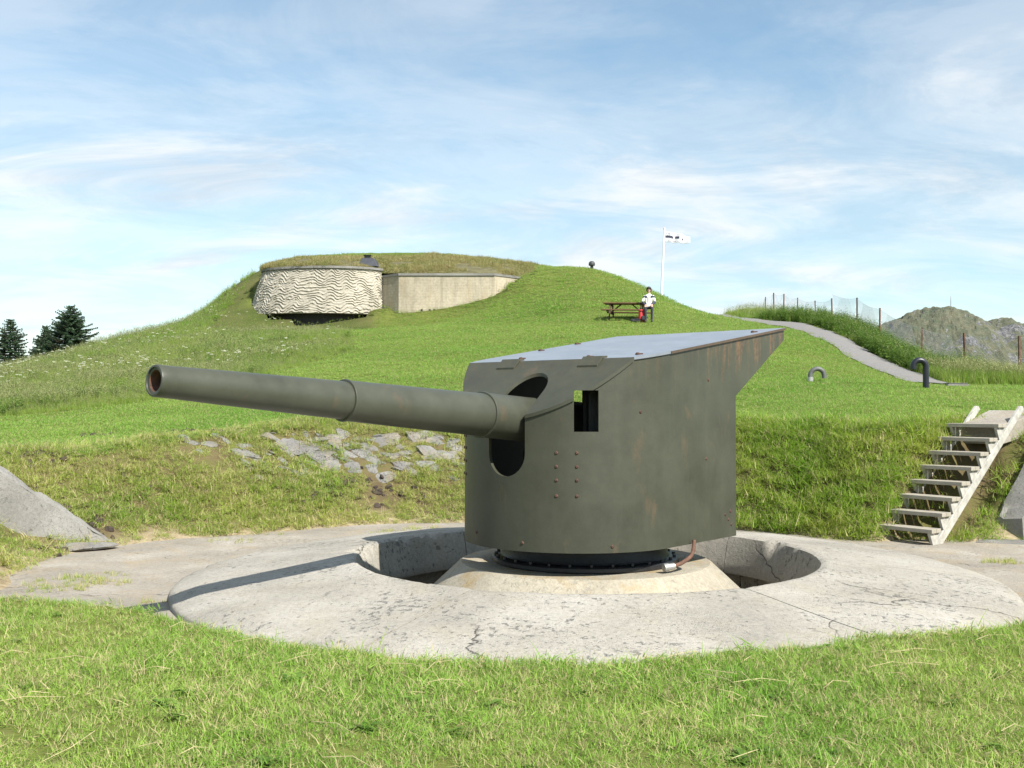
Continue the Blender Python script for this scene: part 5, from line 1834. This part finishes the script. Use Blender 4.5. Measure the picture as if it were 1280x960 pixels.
STAIR_A, STAIR_B = np.array([5.55, 14.75]), np.array([7.4, 16.3])
def blocked(x, y):
    """places where nothing grows: stairs, slabs, rocks, the bunker"""
    b = (line_d(x, y, [STAIR_A, STAIR_B]) < 0.50) & (rng.random(len(np.atleast_1d(x))) < .85)
    b |= line_d(x, y, [(6.9, 16.0), (8.4, 17.2)]) < 0.36
    for (a_, b_) in (((-8.0, 12.4), (-5.62, 14.75)), ((8.3, 15.9), (7.05, 15.02))):
        b |= line_d(x, y, [a_, b_]) < 0.22
    b |= poly_sd(x, y, HOLLOW) < 0.05
    for (rx, ry, s) in ROCKS:
        if s > .09: b |= (x - rx) ** 2 + ((y - ry) * .75) ** 2 < (s * .50) ** 2
    return b

# ---- near lawn around the camera
x, y = sample(60000, -7.5, 7.5, 2.6, 10.2)
z, sd, w, t = ground(x, y, True)
p1 = fbm(x * .9, y * .9, 101, 3)
keep = (sd > 0.03) & (w < 1.0) & ((y > 7.8) | (rng.random(len(x)) < .92)) & ~blocked(x, y)
keep &= rng.random(len(x)) < np.clip(.85 + .7 * p1, .35, 1)
x, y, z, sd, p1 = x[keep], y[keep], z[keep], sd[keep], p1[keep]
sc = np.clip(.82 + .35 * p1 + rng.normal(0, .14, len(x)), .45, 1.6) * (1 + .45 * np.exp(-(sd / .22) ** 2))
kit = [tuft('blade_tuft', 36, .09, (.025, .075), .0062, 1.0, M_GRASS, 200 + k, 2) for k in range(6)]
scatter('foreground_grass', 'short lush lawn grass in front of the gun pit', np.stack([x, y, z], 1), sc, kit, tilt=.28)
# clover-like broad leaves in between
kit = [leafy('ground_leaf', 5, .07, (.015, .045), M_WEED, 300 + k) for k in range(3)]
k = rng.random(len(x)) < .012
scatter('ground_weeds', 'small broad leaved weeds in the lawn', np.stack([x[k], y[k], z[k]], 1), np.clip(rng.normal(.55, .15, k.sum()), .3, 1), kit)
# mown straw lying on the lawn
def straw(seed):
    r = random.Random(seed); mb = MB()
    ln = r.uniform(.12, .42); b_ = r.uniform(-.05, .05)
    mb.tube([(-ln / 2, 0, .045), (0, b_, .055 + r.uniform(0, .02)), (ln / 2, b_ * .3, .045)], [.0016, .0018, .001], 4, caps=False)
    me = mb.mesh('straw', fix=False); me.materials.append(M_STRAW); return me
k = rng.random(len(x)) < .006
scatter('cut_straw', 'pale dry stalks lying on the lawn', np.stack([x[k], y[k], z[k]], 1), np.full(k.sum(), 1.0), [straw(i) for i in range(8)], tilt=.06)

# ---- bank round the pit
x, y = sample(120000, -10, 11.5, 9.4, 22.5, wedge=.62)
z, sd, w, t = ground(x, y, True)
s = sd / w
p1 = fbm(x * .8, y * .8, 111, 4)
bare = (p1 < -.34) & (s < .95) & (x < 2)
keep = (sd > .06) & (s < 1.12) & (w > .6) & ~blocked(x, y) & ~(bare & (rng.random(len(x)) < .85))
keep &= rng.random(len(x)) < np.where(x > 2, .50, .42)
x, y, z, s, p1 = x[keep], y[keep], z[keep], s[keep], p1[keep]
sc = np.clip(.75 + .45 * p1 + rng.normal(0, .2, len(x)) + np.where(x > 2, .25, 0), .35, 1.7)
kit = [tuft('bank_tuft', 50, .16, (.04, .14), .0085, 1.15, M_BANKG, 400 + k, 2) for k in range(6)]
lush = x > 2.0 + .6 * p1
k = ~lush
scatter('bank_grass', 'rough yellowish grass on the bank round the pit', np.stack([x, y, z], 1)[k], sc[k], kit, tilt=.3)
kit = [tuft('lush_tuft', 50, .16, (.05, .16), .0085, 1.0, M_BANKR, 450 + k_, 2) for k_ in range(6)]
scatter('lush_bank_grass', 'lush green grass on the bank beside the stairs', np.stack([x, y, z], 1)[lush], sc[lush], kit, tilt=.3)
# dark peat clods where the turf has broken open
pts, scs = [], []
for (u_, v_, n_, rr) in ((228, 540, 26, .30), (285, 540, 24, .30), (85, 638, 40, .45), (25, 568, 24, .35), (55, 565, 20, .25), (440, 612, 34, .40), (405, 608, 18, .25), (378, 618, 10, .2), (460, 605, 20, .3), (520, 615, 10, .2), (70, 690, 14, .22), (118, 545, 14, .2), (165, 600, 8, .2), (330, 600, 10, .2)):
    p = hit(u_, v_, 11, 24)
    for _ in range(n_):
        a = rng.uniform(0, 6.283); d = rr * math.sqrt(rng.random())
        xx, yy = p.x + 1.5 * d * math.cos(a), p.y + d * math.sin(a)
        pts.append((xx, yy, gz(xx, yy))); scs.append(rng.uniform(.025, .085))
M_PEAT = simple('peat', (.055, .040, .030), .95, var=.5, scale=14, bmp=.8, bscale=30, bdist=.03)
kit = []
for k_ in range(5):
    me = rock_mesh(900 + k_, .8); me.materials.append(M_PEAT); kit.append(me)
scatter('peat_clods', 'dark crumbly earth showing through the bank turf', pts, scs, kit, tilt=.5)

# ---- mown lawn up the hill
n = 420000
D = np.exp(rng.uniform(math.log(16), math.log(66), n)); u = rng.uniform(-.60, .60, n)
x, y = u * D, D
z, sd, w, t = ground(x, y, True)
mead = poly_sd(x, y, MEADOW); weed = poly_sd(x, y, WEEDS); pd = line_d(x, y, PATH)
keep = (sd / w > .95) & (mead > .1) & (weed > .0) & (pd > .62) & ~blocked(x, y) & (y < 63)
keep &= rng.random(n) < .42
x, y, z, D = x[keep], y[keep], z[keep], D[keep]
p1 = fbm(x * .5, y * .5, 121, 4)
sc = np.clip(1 + .25 * p1 + rng.normal(0, .12, len(x)), .5, 1.6) * (D / 26) ** .30
upper = (y > 47) & (x > -1)
sc = np.where(upper, sc * 1.35, sc)
kit = [tuft('lawn_tuft', 44, .17, (.020, .050), .011, 1.1, M_LAWN, 500 + k, 1) for k in range(6)]
scatter('lawn_grass', 'mown green lawn covering the hill', np.stack([x, y, z], 1), sc, kit)
N_LAWN = len(x)

# ---- meadow
n = 90000
D = np.exp(rng.uniform(math.log(20), math.log(64), n)); u = rng.uniform(-.62, -.12, n)
x, y = u * D, D
mead = poly_sd(x, y, MEADOW)
keep = (mead < .05) & ~blocked(x, y) & (rng.random(n) < .45)
x, y, D, mead = x[keep], y[keep], D[keep], mead[keep]
z = ground(x, y)
p1 = fbm(x * .35, y * .35, 131, 4)
sc = np.clip(.62 + .42 * p1 + rng.normal(0, .13, len(x)), .3, 1.3) * np.clip(.55 + -mead * .35, .55, 1.1) * (1 - .6 * sstep(49.5, 51.5, y) * (x > -15))
kit = [seedgrass('meadow_tuft', 46, .50, 600 + k) for k in range(6)]
scatter('meadow_grass', 'tall unmown meadow grass on the hill flank', np.stack([x, y, z], 1), sc, kit, tilt=.1)
k = (fbm(x * .30 + 4, y * .30, 141, 3) > .20) & (rng.random(len(x)) < .075) & (mead < -.8)
scatter('meadow_flowers', 'white umbels scattered through the meadow', np.stack([x[k], y[k], z[k]], 1), np.clip(rng.normal(.62, .14, k.sum()), .35, 1.0), [umbel('umbel', i) for i in range(5)])
k = (fbm(x * .5 + 9, y * .5, 151, 3) > .30) & (rng.random(len(x)) < .12)
scatter('meadow_weeds', 'dark leafy weeds between the meadow grass', np.stack([x[k], y[k], z[k]], 1), np.clip(rng.normal(.5, .15, k.sum()), .25, .9), [leafy('weed', 7, .22, (.3, .6), M_WEED, 700 + i) for i in range(4)])

# ---- weeds and tall grass along the fence
n = 60000
D = np.exp(rng.uniform(math.log(25), math.log(64), n)); u = rng.uniform(.15, .66, n)
x, y = u * D, D
weed = poly_sd(x, y, WEEDS); fd = line_d(x, y, FENCE)
keep = (weed < .0) & (fd < 7) & (rng.random(n) < .5)
x, y, weed, fd = x[keep], y[keep], weed[keep], fd[keep]
z = ground(x, y)
p1 = fbm(x * .4, y * .4, 161, 3)
near = (-weed < 2.2) & (y > 30) & (y < 52)
k = near & (rng.random(len(x)) < .55)
scatter('path_weeds', 'dense dark leafy weeds beside the gravel path', np.stack([x[k], y[k], z[k]], 1), np.clip(.72 + .3 * p1[k] + rng.normal(0, .15, k.sum()), .35, 1.2), [leafy('weed', 9, .25, (.35, .8), M_WEED, 800 + i) for i in range(5)])
k = (~near) | (rng.random(len(x)) < .25)
scatter('fence_grass', 'tall flowering grass growing along the fence', np.stack([x[k], y[k], z[k]], 1), np.clip(.92 + .3 * p1[k] + rng.normal(0, .15, k.sum()), .4, 1.4), [seedgrass('fence_tuft', 44, .55, 900 + i) for i in range(5)])

# ---- dry turf on the bunker roof
Gq = TURF
n = 14000
ri = rng.uniform(0, Gq.shape[0] - 1.001, n) ** 1.0; ci = rng.uniform(0, Gq.shape[1] - 1.001, n)
r0, c0 = ri.astype(int), ci.astype(int); fr_, fc_ = (ri - r0)[:, None], (ci - c0)[:, None]
P_ = (Gq[r0, c0] * (1 - fr_) + Gq[r0 + 1, c0] * fr_) * (1 - fc_) + (Gq[r0, c0 + 1] * (1 - fr_) + Gq[r0 + 1, c0 + 1] * fr_) * fc_
p1 = fbm(P_[:, 0] * .8, P_[:, 1] * .8, 171, 3)
k = p1 > -.35
scatter('roof_turf', 'dry yellowish turf on the bunker roof', P_[k], np.clip(.48 + .6 * p1[k] + rng.normal(0, .2, k.sum()), .2, 1.7), [tuft('turf_tuft', 40, .22, (.06, .26), .014, .6, M_TURF, 1000 + i, 1) for i in range(5)], tilt=.2)

# ---- weeds sprouting from cracks in the apron
pts, scs = [], []
for (u_, v_, n_, r_) in ((503, 664, 16, .22), (528, 661, 16, .20), (548, 662, 6, .1), (475, 667, 6, .1), (100, 728, 30, .40), (125, 720, 14, .25), (70, 735, 16, .25), (1251, 702, 18, .18), (290, 676, 10, .25), (205, 752, 6, .1), (345, 668, 4, .1)):
    D_ = F_PX * EYE / (v_ - HORIZON); X_ = (u_ - 640) / F_PX * D_
    for _ in range(n_):
        a = rng.uniform(0, 6.283); d = r_ * math.sqrt(rng.random())
        pts.append((X_ + d * math.cos(a) * 1.5, D_ + d * math.sin(a), .0)); scs.append(rng.uniform(.35, .8))
scatter('crack_weeds', 'small tufts sprouting from cracks in the concrete apron', pts, scs, [tuft('crack_tuft', 26, .09, (.04, .13), .007, .7, M_BANKG, 1100 + i, 2) for i in range(3)], tilt=.2)
print('COUNTS lawn', N_LAWN)
